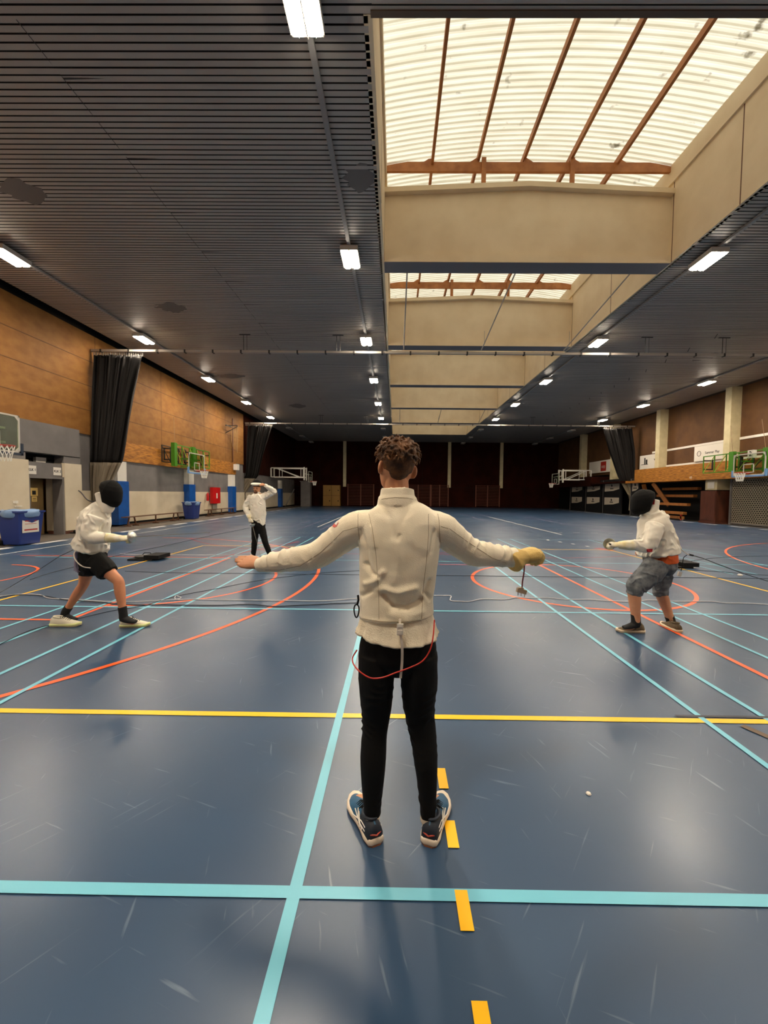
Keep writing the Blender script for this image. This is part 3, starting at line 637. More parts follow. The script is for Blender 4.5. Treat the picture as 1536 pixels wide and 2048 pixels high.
# ================================================================= FAR END
M_cup = mat('cupboard_yellow', rgb(146, 108, 42), .6)
k = 0
for i, x in enumerate((-8.75, -7.72)):
    for j, z in enumerate((0.05, 1.32)):
        t = thing('cupboard', 'dim yellow storage cupboard at the far wall, %s %s of the block of four' % (('lower', 'upper')[j], ('left', 'right')[i]), 'cupboard', (x + .5, 48.6, z), 'yellow cupboards at the far wall')
        MB().box(-.5, .5, 0, .9, 0, 1.24).obj('body', M_cup, t); MB().box(-.44, .44, -.02, 0, .06, 1.18).obj('door', M_cup, t); MB().box(.25, .35, -.05, -.02, .55, .68).obj('handle', M_blk, t)
M_bars = mat('bar_wood', rgb(104, 50, 26), .6)
wb = None
for x0, w_, lb in ((-5.9, 3.2, 'dim wooden wall bars left of the standing man, at the far wall'), (1.3, 3.0, 'wooden wall bars at the far wall just right of the man'), (4.4, 2.1, 'wooden wall bars at the far wall beside the middle pale column'), (9.9, 2.9, 'dim wooden wall bars at the far wall near the right pale column')):
    t = thing('wall_bars', lb, 'wall bars', (x0, YF - .3, 0), 'wall bars at the far wall')
    for xx in (0, w_ / 2, w_): MB().box(xx - .05, xx + .05, 0, .14, .1, 2.75).obj('upright', M_bars, t)
    for q in range(14): MB().box(0, w_, .02, .07, .25 + q * .185, .29 + q * .185).obj('rung', M_bars, t)
t = thing('goal_store', 'tall grey cabinet in the dark left corner', 'cabinet', (-11.0, 47.5, 0))
MB().box(-.2, .9, 0, .9, 0, 2.9).obj('body', M_grey, t); MB().box(-.3, 1.0, -.05, .95, 2.9, 3.0).obj('top', M_grey, t)
tag(MB().bar((-12.2, 44.5, .1), (-11.2, 44.5, 2.0), .08).obj('leaning_board', M_grey), 'grey pole leaning on the wall in the dark left corner', 'pole')
# ---- advertising boards, right
M_ad = mat('ad_black', rgb(18, 18, 20), .6); M_adw = mat('ad_white', rgb(206, 194, 176), .6)
kk = 0
names = ['farthest', 'middle', 'nearest', 'half-hidden']
for i, (ya, yb_) in enumerate(((44.2, 41.8), (40.7, 38.2), (37.3, 34.9), (33.0, 32.2))):
    t = thing('sports_board', 'tall black panel with two white logo plates on the right wall, %s one' % names[i], 'board', (19.28, (ya + yb_) / 2, 0), 'black logo panels on the right wall')
    c0 = (ya + yb_) / 2; hw = (1.6, 1.55, 1.5, .6)[i]
    MB().box(0, .12, -hw, hw, 0, 3.05).obj('panel', M_ad, t)
    a, b_ = ya - c0, yb_ - c0
    for z0, z1 in ((1.98, 2.72), (.78, 1.45)):
        pn = MB().prism([(a, z0), (a * .4 + b_ * .6, z0 + .06), (b_, z0 + .22), (b_, z1), (a, z1)], -.012, 0, 0).obj('logo_plate', M_adw, t)
        MB().sphere((-.015, (a + b_) / 2, z1 - .22), .11, 8, (.08, 1, 1)).prism([((a + b_) / 2, z1 - .25), ((a + b_) / 2 + .11, z1 - .2), ((a + b_) / 2 + .06, z1 - .05)], -.02, -.013, 0).obj('emblem', M_ink, pn)
        text_mesh('stiens', .24, M_ink, (-.018, (a + b_) / 2, z0 + .27), (0, -1, 0), (0, 0, 1), pn, bold=.004)
    MB().box(-.03, .0, hw - .04, hw, 0, 3.0).obj('edge_strip', M_grey, t)
# ---- banners above the balcony
def banner(y0, y1, z0, z1, label, draw, x=XRW - .12):
    t = thing('banner', label, 'banner', (x, (y0 + y1) / 2, (z0 + z1) / 2), 'sponsor banners on the right wall')
    MB().box(-.01, .03, (y0 - y1) / 2, (y1 - y0) / 2, (z0 - z1) / 2, (z1 - z0) / 2).obj('cloth', M_wht, t); draw(t); return t
def d1(t):
    text_mesh('Summer Play', .22, M_ink, (-.015, -.1, 0), (0, -1, 0), (0, 0, 1), t, bold=.002)
    MB().tube([(-.015, 1.0 + .16 * math.cos(a), .16 * math.sin(a)) for a in [2 * PI * i / 20 for i in range(20)]], .014, 4, closed=True).obj('ring_logo', M_ink, t)
    q = MB()
    for z in (.3, .05, -.15): q.box(-.015, -.011, -1.6, -1.0, z, z + .03)
    q.obj('small_print', M_grey, t)
banner(24.35, 27.2, 3.92, 4.90, 'white banner with ring logo and black lettering between two cream columns', d1)
banner(19.2, 21.4, 3.92, 4.90, 'white banner with black blocks at the right edge of the photo', lambda t: MB().box(-.016, -.011, -.6, .45, .18, .38).box(-.016, -.011, -.6, .45, -.3, -.1).obj('block_print', M_ink, t))
banner(30.6, 33.2, 3.75, 4.85, 'white banner with black skyline drawing beside the right-hand curtain', lambda t: (MB().box(-.016, -.011, .3, .5, -.16, .2).box(-.016, -.011, .55, .7, -.16, .35).box(-.016, -.011, .2, 1.1, -.2, -.16).obj('skyline_print', M_ink, t), MB().prism([(-.9, .1), (-.5, .2), (-.7, -.1)], -.016, -.011, 0).obj('bird_print', M_ink, t)))
banner(30.6, 33.2, 2.9, 3.7, 'plain grey-white banner just below the skyline banner', lambda t: None)
banner(36.9, 41.8, 3.85, 5.0, 'dim white banner with a red square logo beyond the right-hand curtain', lambda t: (MB().box(-.02, -.012, -.9, .1, -.45, .45).obj('red_print', M_red, t), text_mesh('usp', .5, M_wht, (-.024, -.4, 0), (0, -1, 0), (0, 0, 1), t)))
# ---- bleachers, cabinet, shutter
M_ble = mat('bleacher_wood', rgb(158, 100, 42), .6, rgb(128, 76, 30), 5, stretch=(1, 6, 1)); M_cab = mat('cabinet_redwood', rgb(86, 40, 20), .5, rgb(68, 30, 14), 4, stretch=(1, 1, .3))
t = thing('bleachers', 'retracted wooden spectator bleachers under the right balcony', 'bleachers', (19.2, 27.6, 0))
for k, (xx, z, ya, yb_) in enumerate(((18.75, .42, 26.2, 30.4), (19.05, .98, 26.3, 30.2), (19.45, 1.55, 26.3, 30.0), (19.85, 2.05, 26.5, 30.0))):
    MB().box(xx - 19.2 - .13, xx - 19.2 + .13, ya - 27.6, yb_ - 27.6, z, z + .17).obj('bench_board', M_ble, t)
q = MB()
for yy in (26.5, 28.0, 29.4): q.box(-.5, -.42, yy - 27.6 - .06, yy - 27.6 + .06, .05, .5)
q.obj('bracket', M_red, t); MB().box(-.5, -.46, -1.4, 2.8, .12, .30).obj('front_board', M_ble, t)
for yy in (26.4, 30.2): MB().box(-.46, -.38, yy - 27.6 - .05, yy - 27.6 + .05, 0, .12).obj('castor', M_grey, t)
tag(MB().box(20.12, 20.16, 25.2, 32.5, 0, 2.6).obj('backing_screen', M_blk), 'black backing behind the retracted bleachers', 'screen')
MB().bar((-.3, 2.2, 2.55), (0, .8, .95), .06, .3).obj('stair_stringer', M_ble, t); MB().bar((-.3, 3.3, 2.5), (.1, 3.0, .3), .06, .3).obj('stair_stringer', M_ble, t)
t = thing('cabinet', 'tall reddish-brown wooden cabinet beside the perforated shutter', 'cabinet', (19.2, 24.2, 0))
MB().box(-.42, .6, -.45, .75, .12, 1.95).box(-.46, .62, -.5, .8, 0, .12).obj('body', M_cab, t)
MB().box(-.44, -.42, -.4, .7, .2, 1.5).obj('door', M_cab, t); MB().box(-.44, -.42, -.4, .7, 1.53, 1.9).obj('flap', M_cab, t); MB().box(-.2, .55, -.47, -.45, .2, 1.9).obj('door', M_cab, t); MB().sphere((.4, -.48, 1.15), .025).obj('knob', M_steel, t)
t = thing('switch_cabinet', 'pale electrical box on the column above the wooden cabinet', 'electrical box', (19.3, 24.2, 2.0))
MB().box(-.3, .5, -.2, .7, 0, .62).obj('housing', M_cream, t); MB().box(-.33, -.3, 0, .5, .08, .5).box(-.34, -.33, .2, .3, .24, .3).obj('cover', M_wht, t)
t = thing('roller_shutter', 'perforated grey metal roller shutter at the right edge', 'shutter', (19.5, 18, 0))
sh = MB(); y0_, y1_ = 15.0, 23.5
for q in range(24):
    z = .12 + q * .105; sh.box(-.01, .01, y0_ - 18, y1_ - 18, z, z + .045)
    yy = y0_ + (.075 if q % 2 else 0)
    while yy < y1_: sh.box(-.008, .008, yy - 18, yy - 18 + .05, z + .045, z + .105); yy += .15
sh.obj('slats', mat('shutter_steel', rgb(168, 158, 138), .35, metal=.35), t)
MB().box(-.06, .04, y1_ - 18, y1_ - 18 + .12, 0, 2.7).obj('guide_rail', M_grey, t); MB().box(-.05, .05, y0_ - 18, y1_ - 18, .05, .12).obj('bottom_bar', M_grey, t)
tag(MB().box(19.95, 20.0, 14.0, 23.7, 0, 2.62).obj('shutter_backing', M_blk), 'dark storeroom partition seen through the perforated shutter', 'partition')
text_mesh('43', .22, M_wht, (18.59, 25.6, 2.78), (0, -1, 0), (0, 0, 1), None, name='parapet_number')
tag(bpy.data.objects['parapet_number'], 'white number 43 at the lower edge of the orange balcony parapet', 'number')
# ================================================================= FIGURE TOOLS
def catmull(a, b, c, d, t):
    return a * (-.5 * t + t * t - .5 * t ** 3) + b * (1 - 2.5 * t * t + 1.5 * t ** 3) + c * (.5 * t + 2 * t * t - 1.5 * t ** 3) + d * (-.5 * t * t + .5 * t ** 3)
def loft(b, secs, side, n=20, sub=4, capr=.5, sq=2.0):
    """secs: (centre, rx, ry) ; rx along 'side', ry across; smooth interpolation and rounded ends"""
    P = [np.array([*s[0], s[1], s[2]], float) for s in secs]
    P = [2 * P[0] - P[1]] + P + [2 * P[-1] - P[-2]]
    out = []
    for i in range(1, len(P) - 2):
        for k in range(sub): out.append(catmull(P[i - 1], P[i], P[i + 1], P[i + 2], k / sub))
    out.append(P[-2])
    C = [Vector(o[:3]) for o in out]; RX = [max(o[3], .001) for o in out]; RY = [max(o[4], .001) for o in out]
    def tan(i): return (C[min(i + 1, len(C) - 1)] - C[max(i - 1, 0)]).normalized()
    rings = []
    def ring(c, t, rx, ry):
        s = Vector(side); s = (s - t * s.dot(t)).normalized(); u = t.cross(s); r = []
        for j in range(n):
            a = 2 * PI * j / n; ca, sa = math.cos(a), math.sin(a); e = 2 / sq
            r.append(c + s * rx * math.copysign(abs(ca) ** e, ca) + u * ry * math.copysign(abs(sa) ** e, sa))
        return r
    t0 = tan(0); m0 = min(RX[0], RY[0]) * capr
    for q in (.99, .8, .5): rings.append(ring(C[0] - t0 * m0 * q, t0, RX[0] * math.sqrt(1 - q * q * .98), RY[0] * math.sqrt(1 - q * q * .98)))
    for i in range(len(C)): rings.append(ring(C[i], tan(i), RX[i], RY[i]))
    t1 = tan(len(C) - 1); m1 = min(RX[-1], RY[-1]) * capr
    for q in (.5, .8, .99): rings.append(ring(C[-1] + t1 * m1 * q, t1, RX[-1] * math.sqrt(1 - q * q * .98), RY[-1] * math.sqrt(1 - q * q * .98)))
    b.rings(rings); return b
def ell(b, c, ax, ay, az, rx, ry, rz, n=10):
    c = Vector(c); rs = []
    for i in range(1, n):
        t = PI * i / n; rs.append([c + (Vector(ax) * rx * math.cos(2 * PI * j / (2 * n)) + Vector(ay) * ry * math.sin(2 * PI * j / (2 * n))) * math.sin(t) + Vector(az) * rz * math.cos(t) for j in range(2 * n)])
    b.rings(rs); return b
def skin_mesh(b, name, mats, voxel, smooth=6, parent=None, disp=None, loc=None, matfn=None):
    """weld overlapping closed volumes into one continuous surface"""
    bmesh.ops.recalc_face_normals(b.bm, faces=b.bm.faces)
    me = bpy.data.meshes.new(name); b.bm.to_mesh(me); b.bm.free()
    o = bpy.data.objects.new(name, me); COL.objects.link(o)
    r = o.modifiers.new('r', 'REMESH'); r.mode = 'VOXEL'; r.voxel_size = voxel
    if smooth: s = o.modifiers.new('s', 'SMOOTH'); s.factor = .5; s.iterations = smooth
    bpy.context.view_layer.update()
    me2 = bpy.data.meshes.new_from_object(o.evaluated_get(bpy.context.evaluated_depsgraph_get())); me2.name = name
    o.modifiers.clear(); o.data = me2; bpy.data.meshes.remove(me)
    if disp:
        n = len(me2.vertices); co = np.empty(n * 3); no = np.empty(n * 3); me2.vertices.foreach_get('co', co); me2.vertices.foreach_get('normal', no)
        co = co.reshape(-1, 3); no = no.reshape(-1, 3); d = disp(co, no); co += no * d[:, None]; me2.vertices.foreach_set('co', co.ravel()); me2.update()
    me2.materials.clear()
    for m in (mats if isinstance(mats, (list, tuple)) else [mats]): me2.materials.append(m)
    me2.polygons.foreach_set('use_smooth', [True] * len(me2.polygons))
    if matfn:
        c = np.empty(len(me2.polygons) * 3); me2.polygons.foreach_get('center', c); me2.polygons.foreach_set('material_index', matfn(c.reshape(-1, 3)).astype(np.int32))
    if loc is not None:
        me2.transform(Matrix.Translation(-Vector(loc)))
        if parent is None: o.location = loc
    if parent: o.parent = parent
    return o
def place(o, parent):      # world-space mesh -> child of a parent that sits at its own base point
    o.data.transform(Matrix.Translation(-parent.location)); o.parent = parent; return o
def vnoise(co, sx, sy, sz, off=0):
    return np.array([noise.noise(Vector((p[0] * sx + off, p[1] * sy + off, p[2] * sz))) for p in co])
def wrinkles(co, amp, sx, sy, sz, off=0):
    n = vnoise(co, sx, sy, sz, off); n2 = vnoise(co, sx * 2.1, sy * 2.1, sz * 2.3, off + 5)
    return amp * ((1 - np.abs(n) * 3.2) * .7 + n2 * .6)
def poly_dist(co2, pts):
    d = np.full(len(co2), 9.0)
    for a, b in zip(pts, pts[1:]):
        a = np.array(a); b = np.array(b); ab = b - a; t = np.clip(((co2 - a) @ ab) / (ab @ ab), 0, 1)
        d = np.minimum(d, np.linalg.norm(co2 - (a + t[:, None] * ab), axis=1))
    return d
def hand(b, wrist, d, back, thumb_side, curl=(.15, .15, .15, .15), spread=.06, grow=0.0, sc=1.0, thumb=.5, tcurl=.3, fk=1.0):
    """d: wrist->knuckles, back: direction out of the back of the hand, thumb_side: direction in which the thumb lies"""
    d = Vector(d).normalized(); k = Vector(back); k = (k - d * k.dot(d)).normalized(); s = d.cross(k)
    if s.dot(Vector(thumb_side)) < 0: s = -s
    w = Vector(wrist); L = .098 * sc; g = grow
    loft(b, [(w - d * .03, .026 * sc + g, .021 * sc + g), (w + d * .01, .030 * sc + g, .021 * sc + g), (w + d * L * .5, .040 * sc + g, .019 * sc + g), (w + d * L * .95, .041 * sc + g, .014 * sc + g)], s, 16, 3, .6)
    offs = (.031, .0105, -.0105, -.030); lens = (.070, .079, .073, .057)
    for i in range(4):
        p = w + d * (L * (.93 if i in (1, 2) else .88)) + s * offs[i] * sc; ang = -spread * (i - 1.5); fd = (d * math.cos(ang) - s * math.sin(ang) * -1 * (-1)).normalized() if False else (d + s * (-ang)).normalized()
        th = 0; pts = [(p - fd * .012, .0095 * sc + g, .0095 * sc + g)]
        q = p.copy(); ll = lens[i] * sc
        for j, fr in enumerate((.45, .30, .25)):
            th += curl[i] * (1.0, 1.25, .9)[j]; dd = fd * math.cos(th) - k * math.sin(th)
            pts.append((q + dd * ll * fr * .5, (.0086, .0080, .0073)[j] * sc * fk + g, (.0086, .0080, .0073)[j] * sc * fk + g)); q = q + dd * ll * fr
            pts.append((q, (.0088, .0080, .0062)[j] * sc * fk + g, (.0088, .0078, .0058)[j] * sc * fk + g))
        loft(b, pts, s, 10, 2, .8)
    p = w + d * L * .22 + s * .022 * sc; td = (d * .75 + s * thumb - k * .25).normalized(); pts = [(p - td * .015, .014 * sc + g, .012 * sc + g)]; q = p.copy()
    for j, (ll, r) in enumerate(((.042, .0125), (.033, .0100), (.026, .0090))):
        td2 = (td + (d * .5 - k * .35 - s * .5) * tcurl * j).normalized(); q = q + td2 * ll * sc; pts.append((q, r * sc + g, r * .9 * sc + g))
    loft(b, pts, k, 10, 2, .8)
    return w + d * L * .8
def head(b, c0, Fd, Ud, H=.235, ears=True, face=True, wide=1.0):
    """c0: point on the neck axis at chin height"""
    Fd = Vector(Fd).normalized(); Ud = Vector(Ud).normalized(); Sd = Fd.cross(Ud).normalized(); c0 = Vector(c0); rs = []
    T = [(-.02, .10, .33, .02), (.02, .17, .39, .08), (.09, .225, .40, .16), (.2, .265, .39, .27), (.33, .295, .385, .37), (.46, .315, .375, .42), (.56, .328, .375, .445), (.66, .335, .395, .455), (.76, .328, .385, .445), (.86, .285, .335, .385), (.94, .20, .24, .27), (.985, .11, .13, .14), (1.0, .03, .04, .04)]
    for z, w_, f_, k_ in T:
        r = []; w_ = w_ * wide
        for j in range(28):
            a = 2 * PI * j / 28; ca, sa = math.cos(a), math.sin(a); r.append(c0 + Ud * z * H + Sd * ca * w_ * H + Fd * (sa * f_ * H if sa > 0 else sa * k_ * H))
        rs.append(r)
    b.rings(rs)
    def P(s, f, z): return c0 + Sd * s * H + Fd * f * H + Ud * z * H
    if face:
        loft(b, [(P(0, .36, .56), .022, .018), (P(0, .41, .46), .028 * .8, .02), (P(0, .465, .37), .024, .018), (P(0, .40, .33), .022, .012)], Sd, 12, 3, .6)
        ell(b, P(0, .375, .215), Sd, Fd, Ud, .026, .014, .007); ell(b, P(0, .37, .185), Sd, Fd, Ud, .022, .014, .007)
        for s in (-1, 1): ell(b, P(s * .13, .36, .575), Sd, Fd, Ud, .03, .016, .008); ell(b, P(s * .16, .32, .40), Sd, Fd, Ud, .022, .02, .025)
        ell(b, P(0, .36, .07), Sd, Fd, Ud, .02, .016, .014)
    if ears:
        for s in (-1, 1):
            e = (Sd * s * .55 - Fd * .85).normalized(); n_ = Sd * s
            ell(b, P(s * .375 * wide, -.02, .45), e, n_.cross(e), Ud, .029, .010, .041)
            ell(b, P(s * .33, .01, .40), e, n_.cross(e), Ud, .010, .008, .016)
    return P
M_skin = mat('skin', rgb(206, 150, 112), .55, rgb(196, 136, 98), 6, sss=.12, bump=.05, bscale=120)
M_lip = mat('lip', rgb(170, 98, 82), .5)
def legs(b, hip, knee, ank, g=0, s=1.0, side=(1, 0, 0)):
    h, k, a = Vector(hip), Vector(knee), Vector(ank)
    loft(b, [(h, .088 * s + g, .092 * s + g), (h.lerp(k, .35), .080 * s + g, .084 * s + g), (h.lerp(k, .75), .062 * s + g, .066 * s + g), (k, .053 * s + g, .058 * s + g), (k.lerp(a, .28), .053 * s + g, .060 * s + g), (k.lerp(a, .65), .040 * s + g, .044 * s + g), (a, .031 * s + g, .036 * s + g)], side, 18, 4)
def arm(b, sh, el, wr, g=0, s=1.0, side=(0, 0, 1)):
    h, k, a = Vector(sh), Vector(el), Vector(wr)
    loft(b, [(h, .056 * s + g, .054 * s + g), (h.lerp(k, .5), .046 * s + g, .046 * s + g), (k, .039 * s + g, .039 * s + g), (k.lerp(a, .3), .041 * s + g, .038 * s + g), (k.lerp(a, .8), .028 * s + g, .026 * s + g), (a, .027 * s + g, .021 * s + g)], side, 16, 4)
def shoe(parent, heel, toe, L, mu, ms, mo, name='shoe', lace=None, pitch=0.0, W=1.0, high=1.0, acc=None, heel_m=None, label=None):
    heel = Vector(heel); d = Vector(toe) - heel; d.z = 0; d.normalize(); s = Vector((-d.y, d.x, 0)); k = L / .30
    root = bpy.data.objects.new(name, None); COL.objects.link(root); root.parent = parent
    if label: root['label'] = label
    def P(x, y_, z):
        zz = z * k; xx = x * k
        return heel + d * (xx * math.cos(pitch) - 0) + s * y_ * k * W + Vector((0, 0, zz + xx * math.sin(pitch)))
    base = parent.location
    U = [(.004, .022, .060), (.012, .033, .088), (.04, .037, .098), (.08, .038, .092), (.115, .039, .092), (.145, .041, .086), (.18, .045, .070), (.22, .047, .056), (.255, .042, .047), (.28, .030, .040), (.293, .014, .032)]
    b = MB(); rs = []
    for x, w_, h in U:
        h *= high; r = []
        for j in range(18):
            a = PI * j / 17; r.append(P(x, w_ * math.cos(a) * (1 - .25 * math.sin(a) ** 3), .016 + (h - .016) * math.sin(a) ** .7))
        for j in range(5): r.append(P(x, -w_ * (1 - 2 * (j + 1) / 6), .016))
        rs.append(r)
    b.rings(rs); up = place(b.obj('upper', mu, None, True), parent); up.parent = root
    mi = MB(); O = [(-.004, .020), (.006, .034), (.04, .041), (.09, .038), (.14, .041), (.19, .050), (.235, .051), (.27, .041), (.292, .024), (.303, .008)]
    def outline(gr, z): return [P(x, (w_ + gr), z + (.010 if x > .27 else 0) * (1 if z < .03 else .6)) for x, w_ in O] + [P(x, -(w_ + gr), z + (.010 if x > .27 else 0) * (1 if z < .03 else .6)) for x, w_ in reversed(O)]
    mi.rings([outline(-.001, .007), outline(.003, .014), outline(.002, .026), outline(-.004, .034)])
    o = place(mi.obj('midsole', ms, None, True), parent); o.parent = root
    ot = MB(); ot.rings([outline(-.004, .0), outline(-.001, .008)]); o = place(ot.obj('outsole', mo), parent); o.parent = root
    cl = MB(); cl.tube([P(.03 + .045 * (1 - math.cos(a)), .030 * math.sin(a), (.094 + .006 * math.cos(a)) * high) for a in [2 * PI * i / 20 for i in range(20)]], .007 * k, 6, closed=True)
    o = place(cl.obj('collar', heel_m or mu, None, True), parent); o.parent = root
    if lace:
        lc = MB()
        for q in range(5):
            x = .125 + q * .017; hz = (.092 - q * .0072) * high; lc.tube([P(x, -.022, hz - .006), P(x + .004, 0, hz + .004), P(x, .022, hz - .006)], .003 * k, 5)
        lc.tube([P(.125, .0, .096), P(.11, .02, .108), P(.12, .035, .095)], .0025, 5).tube([P(.125, .0, .096), P(.11, -.02, .108), P(.12, -.035, .09)], .0025, 5)
        o = place(lc.obj('laces', lace), parent); o.parent = root
    if heel_m:
        hb = MB(); rs = []
        for x, w_, h in U[:5]:
            r = []
            for j in range(12):
                a = PI * j / 11; r.append(P(x - .002, (w_ + .002) * math.cos(a) * (1 - .25 * math.sin(a) ** 3), .018 + (h * high - .018) * (math.sin(a) ** .7) * (1.0 if j not in (5, 6) else .99)))
            rs.append(r)
        vr = [[hb.bm.verts.new(p) for p in r] for r in rs]
        for a_, c_ in zip(vr, vr[1:]):
            for j in range(11):
                hb.face([a_[j], a_[j + 1], c_[j + 1], c_[j]])
        hb.face(vr[0]); o = place(hb.obj('heel_counter', heel_m, None, True), parent); o.parent = root
        tb = MB(); tb.tube([P(.012 * abs(q) + .000, .030 * q, .052) + d * -.006 * (1 - abs(q)) for q in (-.8, -.4, 0, .4, .8)], .0035, 6); o = place(tb.obj('heel_tab', mat('coral', rgb(180, 70, 50), .5)), parent); o.parent = root
    if acc:
        ac = MB()
        for sg in (-1, 1):
            for pts in (((.07, .034), (.10, .05), (.13, .072)), ((.09, .030), (.12, .052), (.145, .078)), ((.045, .060), (.09, .058), (.14, .042), (.175, .030)), ((.04, .048), (.09, .044), (.13, .050), (.165, .062))):
                ac.tube([P(x, sg * (np.interp(x, [u[0] for u in U], [u[1] for u in U]) * (1.03 - .5 * max(0, (z - .04)) / .06) + .0015), z) for x, z in pts], .0028, 5)
        o = place(ac.obj('side_stripes', acc), parent); o.parent = root
    return root
def raycast_px(bvh, px, py, off=.0015):
    d = _ray(px, py).normalized(); h = bvh.ray_cast(Vector((0, 0, CAM_H)), d)
    if h[0] is None: return None
    n = h[1] if h[1].dot(d) < 0 else -h[1]
    return h[0] + n * off
def dense(pts, step=6):
    o = []
    for (a, b_), (c_, d_) in zip(pts, pts[1:]):
        n = max(1, int(math.hypot(c_ - a, d_ - b_) / step))
        o += [(a + (c_ - a) * i / n, b_ + (d_ - b_) * i / n) for i in range(n)]
    return o + [pts[-1]]
def seam(bvh, lines, m, parent, name='seam', r=.0010, step=6):
    b = MB()
    for ln in lines:
        run = []
        for p in dense(ln, step):
            q = raycast_px(bvh, *p, off=r * .2)
            if q is None or (run and (q - run[-1]).length > .08):
                if len(run) > 1: b.tube(run, r, 5)
                run = [] if q is None else [q]
            else: run.append(q)
        if len(run) > 1: b.tube(run, r, 5)
    return place(b.obj(name, m), parent) if parent else b.obj(name, m)
def decal(bvh, quad, m, parent, name, nx=8, ny=8, off=.002, keep=None):
    b = MB(); g_ = {}
    for i in range(nx + 1):
        for j in range(ny + 1):
            u, v = i / nx, j / ny
            x = (quad[0][0] * (1 - u) + quad[1][0] * u) * (1 - v) + (quad[3][0] * (1 - u) + quad[2][0] * u) * v
            y_ = (quad[0][1] * (1 - u) + quad[1][1] * u) * (1 - v) + (quad[3][1] * (1 - u) + quad[2][1] * u) * v
            if keep and not keep(u, v): continue
            q = raycast_px(bvh, x, y_, off)
            if q is not None: g_[i, j] = b.bm.verts.new(q)
    for i in range(nx):
        for j in range(ny):
            vs = [g_.get(k_) for k_ in ((i, j), (i + 1, j), (i + 1, j + 1), (i, j + 1))]
            if all(vs): b.face(vs)
    return place(b.obj(name, m), parent)
def bvh_world(o): 
    me = o.data; M = Matrix.Translation(o.location if o.parent is None else o.parent.location + o.location)
    return BVHTree.FromPolygons([M @ v.co for v in me.vertices], [tuple(p.vertices) for p in me.polygons])

# ================================================================= THE STANDING MAN, SEEN FROM BEHIND
M_jack = mat('jacket_cream', rgb(247, 236, 210), .8, rgb(241, 229, 200), 5, sheen=.25, bump=.25, bscale=260)
M_jwhite = mat('jacket_white', rgb(236, 230, 216), .75, rgb(228, 222, 206), 5, bump=.15, bscale=200)
M_tee = mat('undershirt', rgb(238, 228, 204), .85, rgb(220, 208, 180), 9, bump=.3, bscale=150)
M_pants = mat('trousers_black', rgb(7, 6, 6), .8, rgb(10, 9, 9), 6, spec=.22)
M_hair = mat('hair_brown', rgb(112, 74, 40), .6, rgb(56, 35, 19), 18, stretch=(1, 1, 1.6), bump=.3, bscale=90, spec=.3)
M_seam = mat('seam_brown', rgb(158, 138, 104), .8); M_glove = mat('glove_tan', rgb(214, 184, 112), .8, rgb(200, 168, 98), 12, bump=.2, bscale=150)
M_redc = mat('cord_red', rgb(196, 48, 34), .45); M_strap = mat('strap_white', rgb(214, 204, 190), .6)
YC = 1.83
SHL, ELL, WRL = Vector((-.160, 1.84, 1.415)), Vector((-.395, 1.92, 1.268)), Vector((-.665, 1.95, 1.218))
SHR, ELR, WRR = Vector((.190, 1.84, 1.415)), Vector((.375, 1.92, 1.295)), Vector((.608, 1.97, 1.262))
HIPL, KNL, ANL = Vector((-.075, 1.83, .84)), Vector((-.087, 1.845, .50)), Vector((-.092, 1.80, .10))
HIPR, KNR, ANR = Vector((.112, 1.83, .84)), Vector((.138, 1.845, .50)), Vector((.165, 1.80, .10))
b = MB(); up = (1, 0, 0)
loft(b, [((.018, YC, .80), .15, .10), ((.018, YC, .92), .155, .105), ((.015, YC, 1.08), .14, .095), ((.017, YC, 1.25), .155, .105), ((.015, YC, 1.40), .17, .10), ((.015, YC, 1.475), .15, .075), ((.01, YC, 1.53), .07, .065)], up, 24, 4)
loft(b, [((.01, YC, 1.47), .062, .062), ((.006, YC, 1.56), .057, .060), ((.0, YC + .006, 1.66), .056, .062)], up, 18, 3)
th = math.radians(15); HF = Vector((-math.sin(th), math.cos(th), 0))
HU = Vector((.13, 0, 1)).normalized(); HC0 = Vector((-.012, YC + .012, 1.590)); P = head(b, HC0, HF, HU, .222, wide=1.09, ears=False)
for s_ in (-1, 1):
    e_ = (HF.cross(HU) * s_ * .6 - HF * .8).normalized(); n_ = HU.cross(e_)
    ell(b, P(s_ * .352, -.13, .405), e_, n_, HU, .019, .009, .031); ell(b, P(s_ * .335, -.07, .33), e_, n_, HU, .010, .009, .014)
arm(b, SHL, ELL, WRL); arm(b, SHR, ELR, WRR); legs(b, HIPL, KNL, ANL, s=.86); legs(b, HIPR, KNR, ANR, s=.86)
hd = Vector((-.125, .078, .004)).normalized()
hand(b, WRL + Vector((-.004, .004, .004)), hd, (-.1, -.75, 1), (.1, 1, -.2), (-.02, .02, .06, .14), .15, thumb=.30, tcurl=.25, sc=1.08, fk=.84)
hdR = Vector((.10, .06, .022))
hand(b, WRR + hdR.normalized() * .02, hdR, (-.1, -.25, 1), (-.4, 1, 0), (.85, .85, .85, .85), .0)
for a_, kx in ((ANL, Vector((-.13, .27, 0))), (ANR, Vector((.10, .27, 0)))):
    k_ = kx.normalized(); loft(b, [(a_ - k_ * .015 + Vector((0, 0, -.02)), .03, .032), (a_ + k_ * .03 + Vector((0, 0, -.04)), .032, .034), (a_ + k_ * .12 + Vector((0, 0, -.06)), .034, .022), (a_ + k_ * .19 + Vector((0, 0, -.066)), .03, .014)], Vector((-k_.y, k_.x, 0)), 12, 3)
man = skin_mesh(b, 'person', M_skin, .0034, 4, None, loc=(.02, YC, 0))
tag(man, 'man in cream jacket and black trousers seen from behind with arms spread', 'person')
